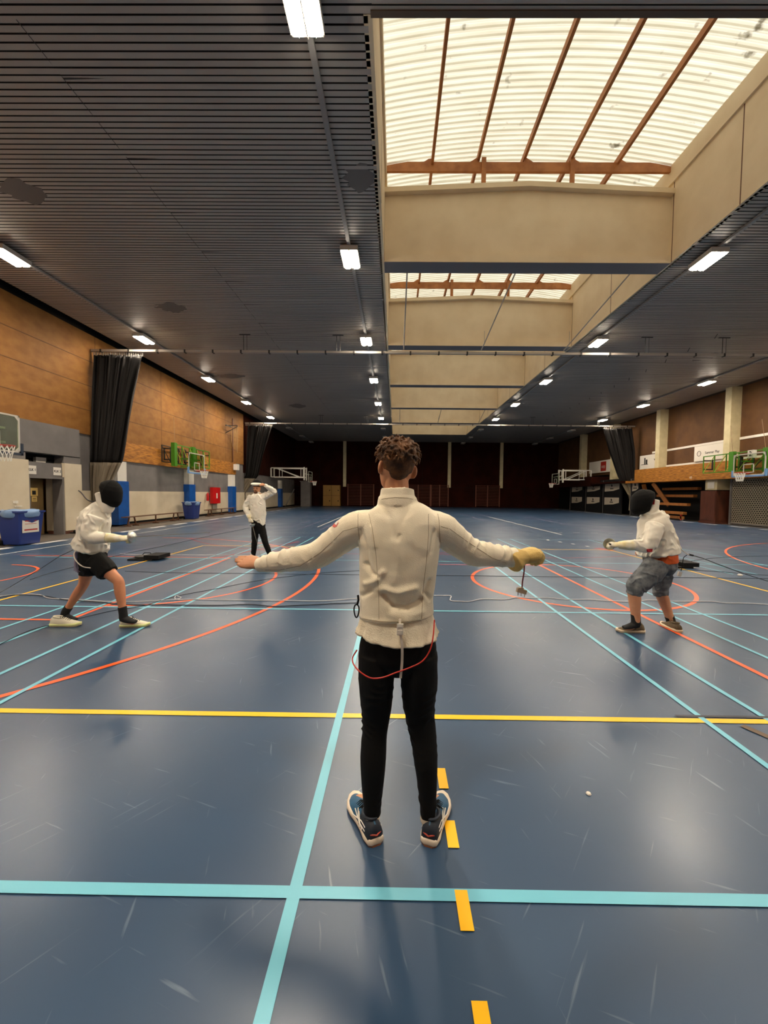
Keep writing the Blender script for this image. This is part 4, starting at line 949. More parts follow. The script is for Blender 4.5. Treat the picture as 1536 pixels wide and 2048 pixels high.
# jacket
b = MB()
T = [((.012, YC, 1.018), .169, .120), ((.010, YC, 1.05), .169, .120), ((.009, YC, 1.10), .168, .118), ((.014, YC, 1.20), .174, .122), ((.019, YC, 1.315), .182, .128), ((.018, YC, 1.39), .190, .128), ((.016, YC, 1.45), .182, .114), ((.013, YC, 1.495), .145, .096), ((.010, YC, 1.53), .088, .080)]
loft(b, T, up, 40, 5, .12, 2.3)
def sleeve(sh, pts): loft(b, pts, (0, 0, 1), 24, 4, .3)
sleeve(0, [(Vector((-.10, YC, 1.42)), .080, .088), (SHL + Vector((-.02, 0, -.005)), .077, .076), (SHL.lerp(ELL, .5), .071, .068), (ELL + Vector((.01, 0, 0)), .065, .062), (ELL.lerp(WRL, .35), .058, .054), (ELL.lerp(WRL, .75), .048, .045), (WRL + Vector((.0, 0, 0)), .035, .038)])
sleeve(0, [(Vector((.125, YC, 1.42)), .080, .088), (SHR + Vector((.02, 0, -.005)), .077, .076), (SHR.lerp(ELR, .5), .070, .068), (ELR, .064, .062), (ELR.lerp(WRR, .35), .057, .055), (ELR.lerp(WRR, .75), .050, .050), (WRR + Vector((.005, 0, -.005)), .041, .041)])
# stand collar: a folded ring
def ringtube(b, c, rx, ry, hz, tilt, wth, n=40):
    rs = []
    for i in range(n):
        a = 2 * PI * i / n; ca, sa = math.cos(a), math.sin(a); o = Vector((ca * rx, sa * ry, 0)); e = Vector((ca, sa, 0)).normalized(); base = Vector(c) + o + Vector((0, 0, -tilt * (.5 + .5 * sa)))
        rs.append([base + e * u + Vector((0, 0, v)) for u, v in ((wth * 1.2, -hz), (wth, -hz * .2), (wth * .5, hz * .9), (0, hz), (-wth * .6, hz * .8), (-wth * .8, -hz))])
    b.rings(rs, closed=True)
ringtube(b, (.010, YC, 1.565), .070, .072, .036, .012, .010)
ringtube(b, (.010, YC, 1.540), .080, .078, .022, .008, .012)
zf = lambda py: 1.57 - (py - 988) / 455
xf = lambda px: (px - 791) / 455
FOLDS = [([(734, 1168), (752, 1160), (768, 1140)], .014, .010), ([(772, 1186), (790, 1206), (815, 1210), (842, 1196)], .015, -.016), ([(786, 1225), (815, 1232), (845, 1222)], .018, .006), ([(734, 1128), (748, 1146), (760, 1150)], .010, -.009),
         ([(860, 1160), (850, 1182), (864, 1200)], .010, -.009), ([(765, 1010), (780, 1035), (788, 1070)], .014, -.005), ([(824, 1008), (806, 1040)], .014, -.005), ([(795, 1085), (800, 1120), (790, 1160)], .02, .006), ([(770, 1175), (800, 1180), (830, 1172)], .016, .010), ([(745, 1055), (752, 1090)], .012, .005),
         ([(722, 1060), (735, 1095), (738, 1130)], .010, -.006), ([(868, 1060), (862, 1100)], .010, -.006), ([(724, 1195), (745, 1180)], .01, -.008), ([(800, 1068), (797, 1076)], .008, -.005)]
def arm_u(co, A, B):
    ab = np.array(B - A); L = np.linalg.norm(ab); return ((co - np.array(A)) @ ab) / L / L
def jdisp(co, no):
    d = wrinkles(co, .0028, 7, 7, 9)
    back = (co[:, 1] < YC).astype(float) * (np.abs(co[:, 0] - .015) < .19)
    c2 = co[:, [0, 2]]
    for pl, w_, a_ in FOLDS:
        d += back * a_ * np.exp(-(poly_dist(c2, [(xf(x), zf(y_)) for x, y_ in pl]) / w_) ** 2)
    # sleeve rings: folds across the arm, deeper near elbow and cuff
    for A, B, C_, sg in ((SHL, ELL, WRL, -1), (SHR, ELR, WRR, 1)):
        sel = (co[:, 0] * sg > (.20 if sg > 0 else .17)).astype(float)
        u = arm_u(co, A, C_); n = vnoise(co, 9, 9, 9, 3)
        ph = u * 2 * PI * 8.5 + n * 3.2 + (co[:, 2] - 1.3) * 14
        amp = .0016 + .0042 * np.exp(-((u - .80) / .15) ** 2) + .0022 * np.exp(-((u - .45) / .10) ** 2)
        top = .35 + .65 * (no[:, 2] > -.2)
        n4 = vnoise(co, 7, 7, 7, 11)
        d += sel * amp * .95 * (1 - 2 * np.abs(np.sin(ph * .62 + n4 * 2)) ** .65) * top * np.clip(u * 6, 0, 1) * np.clip(.55 + 2.2 * n4, .12, 1)
    hem = np.exp(-((co[:, 2] - 1.018) / .010) ** 2) * (np.abs(co[:, 0]) < .25); d += hem * .0035
    return d
jacket = skin_mesh(b, 'jacket', M_jack, .0050, 3, man, jdisp, loc=man.location)
JB = bvh_world(jacket)
seam(JB, [[(738, 1028), (745, 1060), (752, 1110), (757, 1180), (758, 1238)], [(857, 1028), (857, 1070), (853, 1120), (846, 1180), (843, 1238)], [(720, 1006), (716, 1030), (716, 1056), (720, 1086)], [(872, 1010), (878, 1040), (880, 1084)],
          [(530, 1140), (560, 1140), (600, 1132), (640, 1106), (668, 1080), (686, 1062), (716, 1054)], [(882, 1053), (900, 1058), (930, 1080), (960, 1100), (985, 1116), (1012, 1126)],
          [(758, 999), (790, 995), (815, 996), (832, 1000)], [(718, 1236), (760, 1243), (810, 1244), (868, 1238)]], M_seam, man, 'jacket_seams')
bd = decal(JB, [(659, 1052), (670, 1036), (682, 1042), (672, 1060)], M_redc, man, 'sleeve_badge', keep=lambda u, v: (u - .5) ** 2 + (v - .5) ** 2 < .26)
decal(JB, [(667, 1046), (672, 1040), (678, 1044), (673, 1051)], M_wht, man, 'badge_centre', 4, 4, .003)
# undershirt hem
b = MB(); rs = []
for q, (z, g_) in enumerate(((1.04, -.004), (1.0, .006), (.97, .012), (.945, .018), (.933, .026), (.926, .027), (.922, .020), (.926, .008), (.99, -.01))):
    r = []
    for i in range(120):
        a = 2 * PI * i / 120; w_ = (.004 * math.sin(11 * a + 1) + .003 * math.sin(23 * a)) * min(1, (1.0 - z) * 14)
        r.append(Vector((.013 + (.163 + g_ + w_) * math.copysign(abs(math.cos(a)) ** .88, math.cos(a)), YC + (.112 + g_ + w_) * math.copysign(abs(math.sin(a)) ** .88, math.sin(a)), z + .008 * math.sin(2 * a + .6) - .010 * (1 - abs(math.cos(a))) + (.008 if math.cos(a) < -.7 else 0))))
    rs.append(r)
b.rings(rs, cap=False)
tee = place(b.obj('undershirt', M_tee, None, True), man); 
# trousers
b = MB()
loft(b, [((.018, YC, .752), .05, .070), ((.018, YC, .81), .165, .112), ((.018, YC, .86), .178, .120), ((.018, YC, .92), .168, .112), ((.016, YC, .97), .150, .100)], up, 32, 4, .3, 2.3)
LG = lambda x, y_, z, r, r2=None: ((x, y_, z), r, r2 or r * 1.05)
loft(b, [LG(-.074, YC, .84, .090, .110), LG(-.080, YC, .70, .083, .10), LG(-.079, 1.84, .60, .075, .088), LG(-.082, 1.845, .52, .066, .075), LG(-.088, 1.84, .44, .060, .070), LG(-.091, 1.82, .34, .060, .072), LG(-.092, 1.81, .24, .053, .060), LG(-.092, 1.80, .16, .044, .048), LG(-.090, 1.80, .092, .038, .046)], up, 26, 5, .1)
loft(b, [LG(.112, YC, .84, .090, .110), LG(.118, YC, .70, .085, .10), LG(.119, 1.84, .60, .077, .088), LG(.128, 1.845, .52, .068, .075), LG(.142, 1.84, .44, .062, .070), LG(.153, 1.82, .34, .056, .068), LG(.160, 1.81, .24, .047, .058), LG(.163, 1.80, .16, .041, .046), LG(.165, 1.80, .092, .038, .046)], up, 26, 5, .1)
def pdisp(co, no):
    z = co[:, 2]; n = vnoise(co, 8, 8, 8, 2)
    amp = .0015 + .0085 * np.exp(-((z - .50) / .07) ** 2) + .0050 * np.exp(-((z - .14) / .05) ** 2) + .002 * np.exp(-((z - .68) / .05) ** 2)
    sg = np.where(co[:, 0] < .02, 1, -1)
    return amp * .62 * (1 - 2 * np.abs(np.sin(z * 46 + n * 5 + sg * co[:, 0] * 24)) ** .7) * np.clip(.5 + 2.5 * vnoise(co, 6, 6, 5, 9), 0, 1)
trou = skin_mesh(b, 'trousers', M_pants, .0052, 3, man, pdisp, loc=man.location)
# hair: short at the nape, curly on top
b = MB(); H0 = HC0.copy(); Sd = HF.cross(HU); rs = []
HT = [(.10, .12, -.14, .24), (.20, .19, -.18, .33), (.30, .275, -.24, .385), (.38, .325, -.25, .42), (.48, .350, -.20, .452), (.58, .378, .22, .470), (.66, .390, .39, .485), (.75, .402, .44, .492), (.86, .375, .43, .46), (.94, .29, .36, .37), (.995, .18, .24, .24), (1.02, .06, .1, .08)]
Hh = .222
for z, w_, f_, k_ in HT:
    r = []
    for j in range(48):
        a = 2 * PI * j / 48; ca, sa = math.cos(a), math.sin(a)
        r.append(H0 + HU * z * Hh + Sd * ca * w_ * Hh + HF * ((sa * f_ if sa > 0 else sa * k_) * Hh))
    rs.append(r)
b.rings(rs)
rnd = random.Random(3)
for i in range(330):
    z = .64 + .37 * rnd.random() ** .9; a = 2 * PI * rnd.random(); k_ = math.sqrt(max(0, 1 - ((z - .62) / .46) ** 2)); w_ = .385 * k_ + .012
    fw_ = (.43 if math.sin(a) > 0 else .48) * k_ + .005
    p = H0 + HU * z * Hh + Sd * math.cos(a) * w_ * Hh + HF * math.sin(a) * fw_ * Hh
    o_ = (p - (H0 + HU * .55 * Hh)).normalized(); t_ = o_.cross(Vector((rnd.uniform(-1, 1), rnd.uniform(-1, 1), rnd.uniform(-.3, 1)))).normalized()
    L_ = rnd.uniform(.018, .036); r_ = rnd.uniform(.0030, .0058); c_ = o_.cross(t_)
    b.tube([p - o_ * .004, p + o_ * .004 + t_ * L_ * .4, p + o_ * .007 + t_ * L_ * .8 + c_ * L_ * .3, p + o_ * .003 + t_ * L_ * 1.0 + c_ * L_ * .7], [r_, r_, r_ * .8, r_ * .3], 6)
def hdisp(co, no):
    z = (co[:, 2] - 1.590) / Hh; t = np.clip((z - .5) / .15, 0, 1)
    n = vnoise(co, 42, 42, 36, 1); n2 = vnoise(co, 130, 130, 100, 4)
    return t * (.0046 * (1 - 3 * np.abs(n)) + .0012 * n2) + (1 - t) * .0006 * n2
hair = skin_mesh(b, 'hair', M_hair, .0026, 1, man, hdisp, loc=man.location)
# glove on the right hand
b = MB(); g0 = WRR + hdR.normalized() * .02; hdn = hdR.normalized()
loft(b, [(WRR - hdn * .045 + Vector((0, 0, -.010)), .054, .056), (WRR - hdn * .01, .048, .050), (WRR + hdn * .03, .037, .040)], (0, 0, 1), 24, 4, .15)
hand(b, g0, hdR, (-.1, -.25, 1), (-.4, 1, 0), (.85, .88, .9, .92), .0, grow=.0085, sc=1.08)
loft(b, [(g0 + hdn * .03 + Vector((.0, -.01, -.008)), .036, .032), (g0 + hdn * .085 + Vector((0, -.012, -.012)), .044, .036), (g0 + hdn * .12 + Vector((0, -.01, -.028)), .036, .030)], (0, 1, 0), 18, 4, .6)
skin_mesh(b, 'glove', M_glove, .0032, 5, man, lambda co, no: wrinkles(co, .0016, 22, 22, 26), loc=man.location)
# shoes and socks
M_su = mat('shoe_teal', rgb(18, 74, 108), .5, rgb(22, 84, 120), 40, bump=.2, bscale=300); M_sn = mat('shoe_navy', rgb(24, 34, 48), .6); M_sm = mat('midsole_cream', rgb(226, 212, 192), .5); M_gum = mat('gum_sole', rgb(150, 92, 52), .5)
M_sockw = mat('sock_white', rgb(220, 205, 185), .8); M_sockb = mat('sock_black', rgb(16, 16, 18), .8)
shoe(man, (-.070, 1.728, 0), (-.207, 2.02, 0), .305, M_su, M_sm, M_gum, lace=M_blk, acc=M_wht, heel_m=M_sn, W=1.05, label='teal and navy court shoe with white crossed stripes, turned out to the left')
shoe(man, (.163, 1.728, 0), (.262, 2.02, 0), .305, M_su, M_sm, M_gum, lace=M_blk, acc=M_wht, heel_m=M_sn, W=1.05, label='teal and navy court shoe with white crossed stripes, turned out to the right')
for a_ in (ANL, ANR):
    b = MB(); loft(b, [(a_ + Vector((0, -.004, .04)), .028, .032), (a_ + Vector((0, -.004, -.01)), .034, .040), (a_ + Vector((0, 0, -.03)), .035, .041)], up, 18, 3, .2); place(b.obj('sock', M_sockw, None, True), man)
# strap with buckle, red loop of cord, carabiner, body-wire plug
def smooth_path(pts, sub=6):
    Pn = [np.array(p, float) for p in pts]; Pn = [2 * Pn[0] - Pn[1]] + Pn + [2 * Pn[-1] - Pn[-2]]; o = []
    for i in range(1, len(Pn) - 2):
        for k_ in range(sub): o.append(Vector(catmull(Pn[i - 1], Pn[i], Pn[i + 1], Pn[i + 2], k_ / sub)))
    return o + [Vector(Pn[-2])]
def ribbon(pts, w_, m, name, side=(1, 0, 0), th=.002):
    b = MB(); 
    b.rings([[p + Vector(side) * w_ / 2 + Vector((0, -th, 0)), p - Vector(side) * w_ / 2 + Vector((0, -th, 0)), p - Vector(side) * w_ / 2 + Vector((0, th, 0)), p + Vector(side) * w_ / 2 + Vector((0, th, 0))] for p in pts]); return b.obj(name, m)
st = ribbon(smooth_path([at(800, 1238, 1.705), at(800, 1262, 1.692), at(804, 1290, 1.685), at(804, 1325, 1.695), at(801, 1356, 1.70)]), .011, M_strap, 'strap'); place(st, man)
bk = MB(); c0 = at(800, 1259, 1.684); bk.obox(c0, .0135, .004, .024, (1, 0, 0), (0, 1, 0), (0, 0, 1)).obox(c0 + Vector((0, -.004, .014)), .009, .002, .003, (1, 0, 0), (0, 1, 0), (0, 0, 1)).obox(c0 + Vector((0, -.004, -.010)), .010, .003, .008, (1, 0, 0), (0, 1, 0), (0, 0, 1))
place(bk.obj('buckle', M_wht), man)
PB = bvh_world(trou)
pts = [at(869, 1240, 1.755), at(866, 1275, 1.72), at(860, 1300, 1.71), at(845, 1322, 1.70), at(820, 1335, 1.695), at(790, 1346, 1.695), at(765, 1355, 1.69), at(742, 1356, 1.69), at(722, 1345, 1.70), at(708, 1330, 1.73), at(705, 1316, 1.76), at(714, 1300, 1.76)]
cd_ = MB().tube(smooth_path(pts), .0032, 6).obj('waist_cord', M_redc); place(cd_, man)
cb = MB(); cc = at(713, 1222, 1.80); cb.tube([cc + Vector((.011 * math.cos(a) * (1 + .25 * math.sin(a)), 0, .030 * math.sin(a))) for a in [2 * PI * i / 20 for i in range(20)]], .0032, 6, closed=True).tube([at(716, 1190, 1.795), at(717, 1200, 1.79), cc + Vector((.003, 0, .028))], .005, 6)
place(cb.obj('carabiner', M_blk), man)
t = thing('body_wire', 'dark red body wire with clear three-pin plug hanging from the tan glove', 'cord', at(1048, 1135, 1.98))
wp = [at(1049, 1128, 1.98), at(1048, 1145, 1.98), at(1045, 1162, 1.98), at(1044, 1176, 1.98)]
MB().tube([p - t.location for p in smooth_path(wp)], .0034, 8).obj('cord', mat('cord_maroon', rgb(120, 22, 34), .4), t)
pg = at(1043, 1182, 1.98) - t.location
q = MB(); q.obox(pg, .024, .009, .010, (1, 0, -.25), (0, 1, 0), (.25, 0, 1)); q.obox(pg + Vector((-.004, 0, .010)), .012, .008, .008, (1, 0, 0), (0, 1, 0), (0, 0, 1)); q.obj('plug_body', mat('clear_plastic', rgb(196, 176, 150), .2), t)
for dx in (-.017, -.002, .016): MB().cyl(pg + Vector((dx, 0, -.006 - dx * .25)), pg + Vector((dx, 0, -.026 - dx * .25)), .002, 6).obj('pin', M_steel, t)
# ================================================================= FENCERS
M_mask = mat('mask_mesh', rgb(6, 5, 5), .75, rgb(10, 9, 9), 240, bump=.5, bscale=420, detail=1, spec=.18); M_bib = mat('mask_bib', rgb(232, 226, 212), .75)
M_gly = mat('glove_pale', rgb(226, 212, 160), .8, rgb(236, 230, 212), 14); M_guard = mat('guard_metal', rgb(196, 200, 196), .28, metal=.85); M_blade = mat('blade_metal', rgb(150, 148, 140), .35, metal=.6)
M_denim = mat('denim', rgb(128, 132, 134), .85, rgb(58, 66, 76), 14, bump=.3, bscale=160, contrast=(.3, .7)); M_shirt_o = mat('shirt_orange', rgb(196, 84, 28), .8); M_shorts = mat('shorts_black', rgb(8, 8, 8), .8, spec=.25)
M_sneak = mat('sneaker_cream', rgb(224, 218, 196), .6); M_lime = mat('sole_lime', rgb(214, 218, 150), .5); M_brown = mat('sneaker_brown', rgb(84, 70, 50), .75, rgb(104, 88, 62), 60); M_solew = mat('sole_white', rgb(220, 200, 170), .5)
M_badge = mat('badge_red', rgb(176, 26, 30), .6); M_clothp = mat('cloth_mauve', rgb(150, 138, 160), .8)
def foot_sock(an, kn, dd, r0, h, parent):
    b = MB(); u = (kn - an).normalized(); dd = Vector(dd).normalized(); sd = Vector((-dd.y, dd.x, 0))
    loft(b, [(an + u * h, r0 + .002, r0 + .006), (an + u * .03, r0, r0 + .005), (an - Vector((0, 0, .03)), r0, r0 + .008)], sd, 18, 3, .15)
    loft(b, [(an - dd * .02 + Vector((0, 0, -.03)), r0 - .003, .040), (an + dd * .03 + Vector((0, 0, -.045)), .041, .040), (an + dd * .09 + Vector((0, 0, -.062)), .040, .028), (an + dd * .14 + Vector((0, 0, -.070)), .036, .018)], sd, 16, 3, .4)
    return skin_mesh(b, 'sock', M_sockb, .006, 3, parent, loc=parent.location)
def epee(name_label, grip, tip, cat='sword'):
    grip, tip = Vector(grip), Vector(tip); d = (tip - grip).normalized(); u = d.orthogonal().normalized(); v = d.cross(u)
    t = thing('epee', name_label, cat, grip)
    g_ = MB(); prof = [(.002, .052), (.022, .050), (.042, .040), (.056, .024), (.066, .0), (.063, .0), (.053, .022), (.040, .036), (.020, .046), (.002, .048)]
    n = 28; g_.rings([[d * h + (u * math.cos(2 * PI * j / n) + v * math.sin(2 * PI * j / n)) * r for j in range(n)] for r, h in prof]); g_.obj('guard', M_guard, t, True)
    bl = MB(); L = (tip - grip).length; bl.tube([d * .05, d * L * .4, d * L * .98, d * L], [.0050, .0036, .0022, .0036], 6); bl.obj('blade', M_blade, t)
    gr = MB(); gr.tube([d * .05, d * .0, d * -.05], [.011, .010, .008], 8).tube([d * .02, d * .01 + u * .03], .006, 6); gr.obj('grip', M_blk, t)
    return t
def mask(parent, c, Fd, Ud, rf, rl, ru, bib, name='mask'):
    """black mesh bowl with a padded bib below"""
    Fd, Ud = Vector(Fd).normalized(), Vector(Ud).normalized(); Sd = Fd.cross(Ud).normalized(); b = MB(); rs = []
    for z, w_, f_, k_ in ((-1.0, .10, .55, -.25), (-.92, .45, .92, -.10), (-.7, .78, 1.08, .12), (-.4, .95, 1.12, .30), (-.05, 1.0, 1.04, .62), (.3, .98, .94, .92), (.6, .84, .78, .92), (.82, .58, .52, .66), (.96, .28, .25, .3), (1.0, .08, .06, .08)):
        r = []
        for j in range(28):
            a = 2 * PI * j / 28; ca, sa = math.cos(a), math.sin(a); r.append(Vector(c) + Ud * z * ru + Sd * ca * w_ * rl + Fd * (sa * f_ * rf if sa > 0 else sa * k_ * rf))
        rs.append(r)
    b.rings(rs); m = skin_mesh(b, name, M_mask, .006, 6, parent, loc=parent.location)
    trim = MB(); 
    trim.tube([Vector(c) + Fd * (-.05) * rf * a_ + Sd * math.cos(t_) * rl * 1.01 + (Ud * .99 * ru * math.sin(t_) if math.sin(t_) > 0 else Ud * 1.0 * ru * math.sin(t_) * .5) for t_, a_ in [(2 * PI * i / 32, 1) for i in range(16)]], .004, 5)
    e = place(trim.obj('mask_edge', M_blk), parent)
    bb = MB(); loft(bb, bib, Sd, 24, 4, .2); q = skin_mesh(bb, 'mask_bib', M_bib, .006, 4, parent, lambda co, no: wrinkles(co, .0015, 12, 12, 12), loc=parent.location)
    return m, q
def sleeve_disp(amp, fx=60, only=None):
    def f(co, no):
        n = vnoise(co, 10, 10, 10, 1); n3 = vnoise(co, 5, 9, 6, 7)
        return amp * (1.5 * (1 - 2 * np.abs(np.sin((co[:, 0] * fx + co[:, 2] * 30) * .45 + n * 4)) ** .7) * np.clip(n3 * 2 + .45, 0, 1) + wrinkles(co, .8, 7, 7, 8))
    return f

# ---- left fencer (lunging to the right)
A = lambda x, y_, Y=4.6: at(x, y_, Y)
fpos = (A(182, 1120).x, 4.62, 0); yv = (0, 1, 0)
HL_ = (A(192, 1120, 4.52), A(237, 1163, 4.50), A(247, 1231, 4.50)); HR_ = (A(180, 1120, 4.72), A(167, 1169, 4.72), A(129, 1227, 4.74))
b = MB()
loft(b, [(A(186, 1135), .13, .10), (A(186, 1112), .15, .115), (A(186, 1090), .14, .11), (A(188, 1055), .15, .115), (A(193, 1035), .15, .10), (A(201, 1020), .07, .07)], yv, 20, 4)
loft(b, [(A(200, 1024), .06, .062), (A(207, 1006), .056, .06), (A(210, 992), .056, .062)], yv, 16, 3)
head(b, A(215, 1004), (1, 0, -.12), (.12, 0, 1), .20, ears=False)
legs(b, *HL_); legs(b, *HR_)
armR = (A(184, 1036, 4.46), A(178, 1074, 4.42), A(242, 1077, 4.48)); arm(b, *armR)
arm(b, A(190, 1034, 4.78), A(178, 1066, 4.86), A(200, 1086, 4.80))
gp = A(262, 1074, 4.48)
hand(b, armR[2], (1, .0, .05), (0, -.4, 1), (0, 1, .5), (1.0, 1.0, 1.0, 1.0), .0)
hand(b, A(200, 1086, 4.80), (.6, 0, -.6), (0, 1, 0), (1, 0, 0), (.4, .4, .4, .4), .05)
for an, dd in ((HL_[2], Vector((1, 0, 0))), (HR_[2], Vector((1, 0, 0)))):
    loft(b, [(an + Vector((-.01, 0, -.02)), .03, .032), (an + dd * .04 + Vector((0, 0, -.068)), .030, .020), (an + dd * .12 + Vector((0, 0, -.088)), .028, .012)], yv, 12, 3)
fl_ = skin_mesh(b, 'person', mat('skin_legs', rgb(206, 140, 102), .55, rgb(190, 122, 88), 5, sss=.1), .006, 4, None, loc=fpos)
tag(fl_, 'masked fencer in black shorts lunging from the left with pale sneakers', 'person')
b = MB()
loft(b, [(A(178, 1098), .18, .185), (A(181, 1090), .178, .180), (A(186, 1072), .172, .158), (A(188, 1052), .175, .152), (A(191, 1036), .178, .146), (A(195, 1026), .15, .125), (A(201, 1017), .10, .10), (A(206, 1010), .092, .078)], yv, 30, 5, .1)
loft(b, [(A(193, 1102), .16, .10), (A(192, 1088), .165, .12)], yv, 24, 4, .25)
loft(b, [(armR[0] + Vector((.02, .02, .005)), .088, .088), (armR[0].lerp(armR[1], .5), .078, .078), (armR[1], .072, .074), (armR[1].lerp(armR[2], .35), .066, .064), (armR[1].lerp(armR[2], .62), .052, .050)], yv, 22, 5, .2)
loft(b, [(A(191, 1034, 4.76), .08, .08), (A(178, 1066, 4.86), .07, .07), (A(198, 1084, 4.80), .05, .05)], yv, 18, 4, .2)
jl = skin_mesh(b, 'jacket', M_jwhite, .0075, 4, fl_, sleeve_disp(.007, 45), loc=fpos)
mask(fl_, A(220, 986), (1, 0, -.30), (.30, 0, 1), .128, .118, .150, [(A(204, 986), .088, .058), (A(207, 996), .088, .066), (A(211, 1006), .092, .078), (A(214, 1015), .090, .070), (A(213, 1024), .075, .045)])
JF = bvh_world(jl)
b = MB(); loft(b, [(armR[1].lerp(armR[2], .55), .056, .056), (armR[1].lerp(armR[2], .8), .048, .048), (armR[2], .040, .036)], yv, 20, 4, .15); hand(b, armR[2], (1, .0, .05), (0, -.4, 1), (0, 1, .5), (1.0, 1.0, 1.0, 1.0), .0, grow=.008)
skin_mesh(b, 'glove', M_gly, .0055, 4, fl_, lambda co, no: wrinkles(co, .002, 18, 18, 18), loc=fpos)
b = MB()
loft(b, [(A(186, 1146), .12, .10), (A(186, 1128), .155, .135), (A(186, 1104), .155, .132)], yv, 26, 4, .3)
loft(b, [(A(190, 1118, 4.53), .105, .115), (A(206, 1134, 4.52), .108, .112), (A(218, 1147, 4.51), .104, .108)], yv, 24, 4, .08)
loft(b, [(A(181, 1118, 4.71), .10, .115), (A(180, 1136, 4.71), .105, .115), (A(180, 1149, 4.71), .102, .112)], yv, 24, 4, .08)
skin_mesh(b, 'shorts', M_shorts, .007, 3, fl_, sleeve_disp(.004, 30), loc=fpos)
for an, kn in ((HL_[2], HL_[1]), (HR_[2], HR_[1])): foot_sock(an, kn, (1, 0, 0), .041, .10, fl_)
h1, t1 = fl(241, 1254), fl(292, 1252); shoe(fl_, h1, t1, .315, M_sneak, M_lime, M_solew, lace=M_blk, W=1.0, high=1.05, label='front sneaker, cream with black laces')
h2, t2 = fl(102, 1252), fl(164, 1251); shoe(fl_, h2, t2, .33, M_sneak, M_lime, M_solew, lace=M_blk, W=1.0, high=1.05, label='rear sneaker, cream with lime sole')
b = MB()
for k_ in range(5):
    x = 150 + k_ * 3.2; b.rings([[A(x - 1.5 + q * .3, yy, 4.45 + .02 * k_), A(x + 1.8 + q * .4, yy, 4.46 + .02 * k_), A(x + 1.8 + q * .4, yy, 4.475 + .02 * k_), A(x - 1.5 + q * .3, yy, 4.465 + .02 * k_)] for q, yy in ((0, 1104), (-1, 1115), (-2, 1128), (-4 + k_, 1146 - 2 * abs(k_ - 2)))])
place(b.obj('waist_cloth', M_clothp), fl_)
place(MB().tube(smooth_path([A(152, 1100, 4.42), A(148, 1108, 4.40), A(150, 1118, 4.38), A(158, 1128, 4.36), A(168, 1134, 4.36), A(181, 1136, 4.38)]), .006, 6).obj('waist_cord', M_strap), fl_)
place(MB().tube(smooth_path([A(157, 981, 4.55), A(163, 986, 4.55), A(172, 997, 4.55), A(180, 1002, 4.56), A(192, 1003, 4.58), A(198, 998, 4.6)]), .007, 6).obj('mask_strap', M_dk), fl_)
epee('epee with bright round guard held out by the left fencer', gp, A(420, 1065, 4.50))

# ---- right fencer (facing left, denim shorts)
B_ = lambda x, y_, Y=4.7: at(x, y_, Y)
gpos = (B_(1318, 1125).x, 4.70, 0)
LF = (B_(1312, 1132, 4.64), B_(1268, 1180, 4.56), B_(1272, 1243, 4.56)); LR = (B_(1326, 1130, 4.82), B_(1320, 1180, 4.82), B_(1343, 1245, 4.84))
b = MB()
loft(b, [(B_(1320, 1140), .14, .11), (B_(1320, 1120), .17, .135), (B_(1316, 1095), .17, .14), (B_(1312, 1060), .17, .14), (B_(1306, 1035), .15, .11), (B_(1300, 1022), .075, .075)], yv, 20, 4)
loft(b, [(B_(1302, 1026), .062, .065), (B_(1295, 1008), .06, .062)], yv, 16, 3)
head(b, B_(1291, 1020), (-1, 0, -.1), (-.1, 0, 1), .21, ears=False)
legs(b, *LF, g=.012); legs(b, *LR, g=.010)
aL = (B_(1312, 1052, 4.50), B_(1296, 1091, 4.44), B_(1238, 1090, 4.48)); arm(b, *aL); arm(b, B_(1314, 1050, 4.90), B_(1318, 1090, 4.95), B_(1290, 1105, 4.85))
hand(b, aL[2], (-1, .2, .05), (0, -.4, 1), (0, 1, .5), (1.0, 1.0, 1.0, 1.0), .0); hand(b, B_(1290, 1105, 4.85), (-1, 0, 0), (0, 1, 0), (0, 0, 1), (.5, .5, .5, .5), .04)
for an, dd in ((LF[2], Vector((-1, 0, 0))), (LR[2], Vector((-.8, .6, 0)))):
    loft(b, [(an - dd * .01 + Vector((0, 0, -.02)), .032, .034), (an + dd * .04 + Vector((0, 0, -.072)), .032, .020), (an + dd * .12 + Vector((0, 0, -.090)), .028, .012)], (-dd.y, dd.x, 0), 12, 3)
fr_ = skin_mesh(b, 'person', mat('skin_calves', rgb(214, 158, 122), .55, rgb(204, 140, 104), 5, sss=.1), .006, 4, None, loc=gpos)
tag(fr_, 'masked fencer in denim shorts and brown sneakers facing left on the right side', 'person')
b = MB()
loft(b, [(B_(1316, 1107), .205, .225), (B_(1315, 1096), .20, .222), (B_(1313, 1080), .195, .205), (B_(1311, 1062), .195, .185), (B_(1308, 1046), .195, .160), (B_(1306, 1034), .17, .130), (B_(1302, 1023), .105, .10), (B_(1303, 1014), .092, .082)], yv, 30, 5, .08)
loft(b, [(B_(1335, 1082, 4.7), .12, .10), (B_(1350, 1092, 4.7), .07, .055), (B_(1361, 1098, 4.7), .018, .014)], yv, 20, 4, .3)
loft(b, [(aL[0] + Vector((0, .02, .0)), .096, .098), (aL[0].lerp(aL[1], .5), .088, .090), (aL[1], .078, .082), (aL[1].lerp(aL[2], .35), .066, .066), (aL[1].lerp(aL[2], .62), .054, .052)], yv, 22, 5, .2)
loft(b, [(B_(1312, 1050, 4.88), .085, .085), (B_(1318, 1088, 4.94), .075, .075), (B_(1295, 1102, 4.86), .05, .05)], yv, 18, 4, .2)
loft(b, [(B_(1298, 1030), .082, .072), (B_(1292, 1038), .090, .066)], yv, 24, 4, .1)
jr = skin_mesh(b, 'jacket', M_jwhite, .0075, 4, fr_, sleeve_disp(.007, 40), loc=gpos)
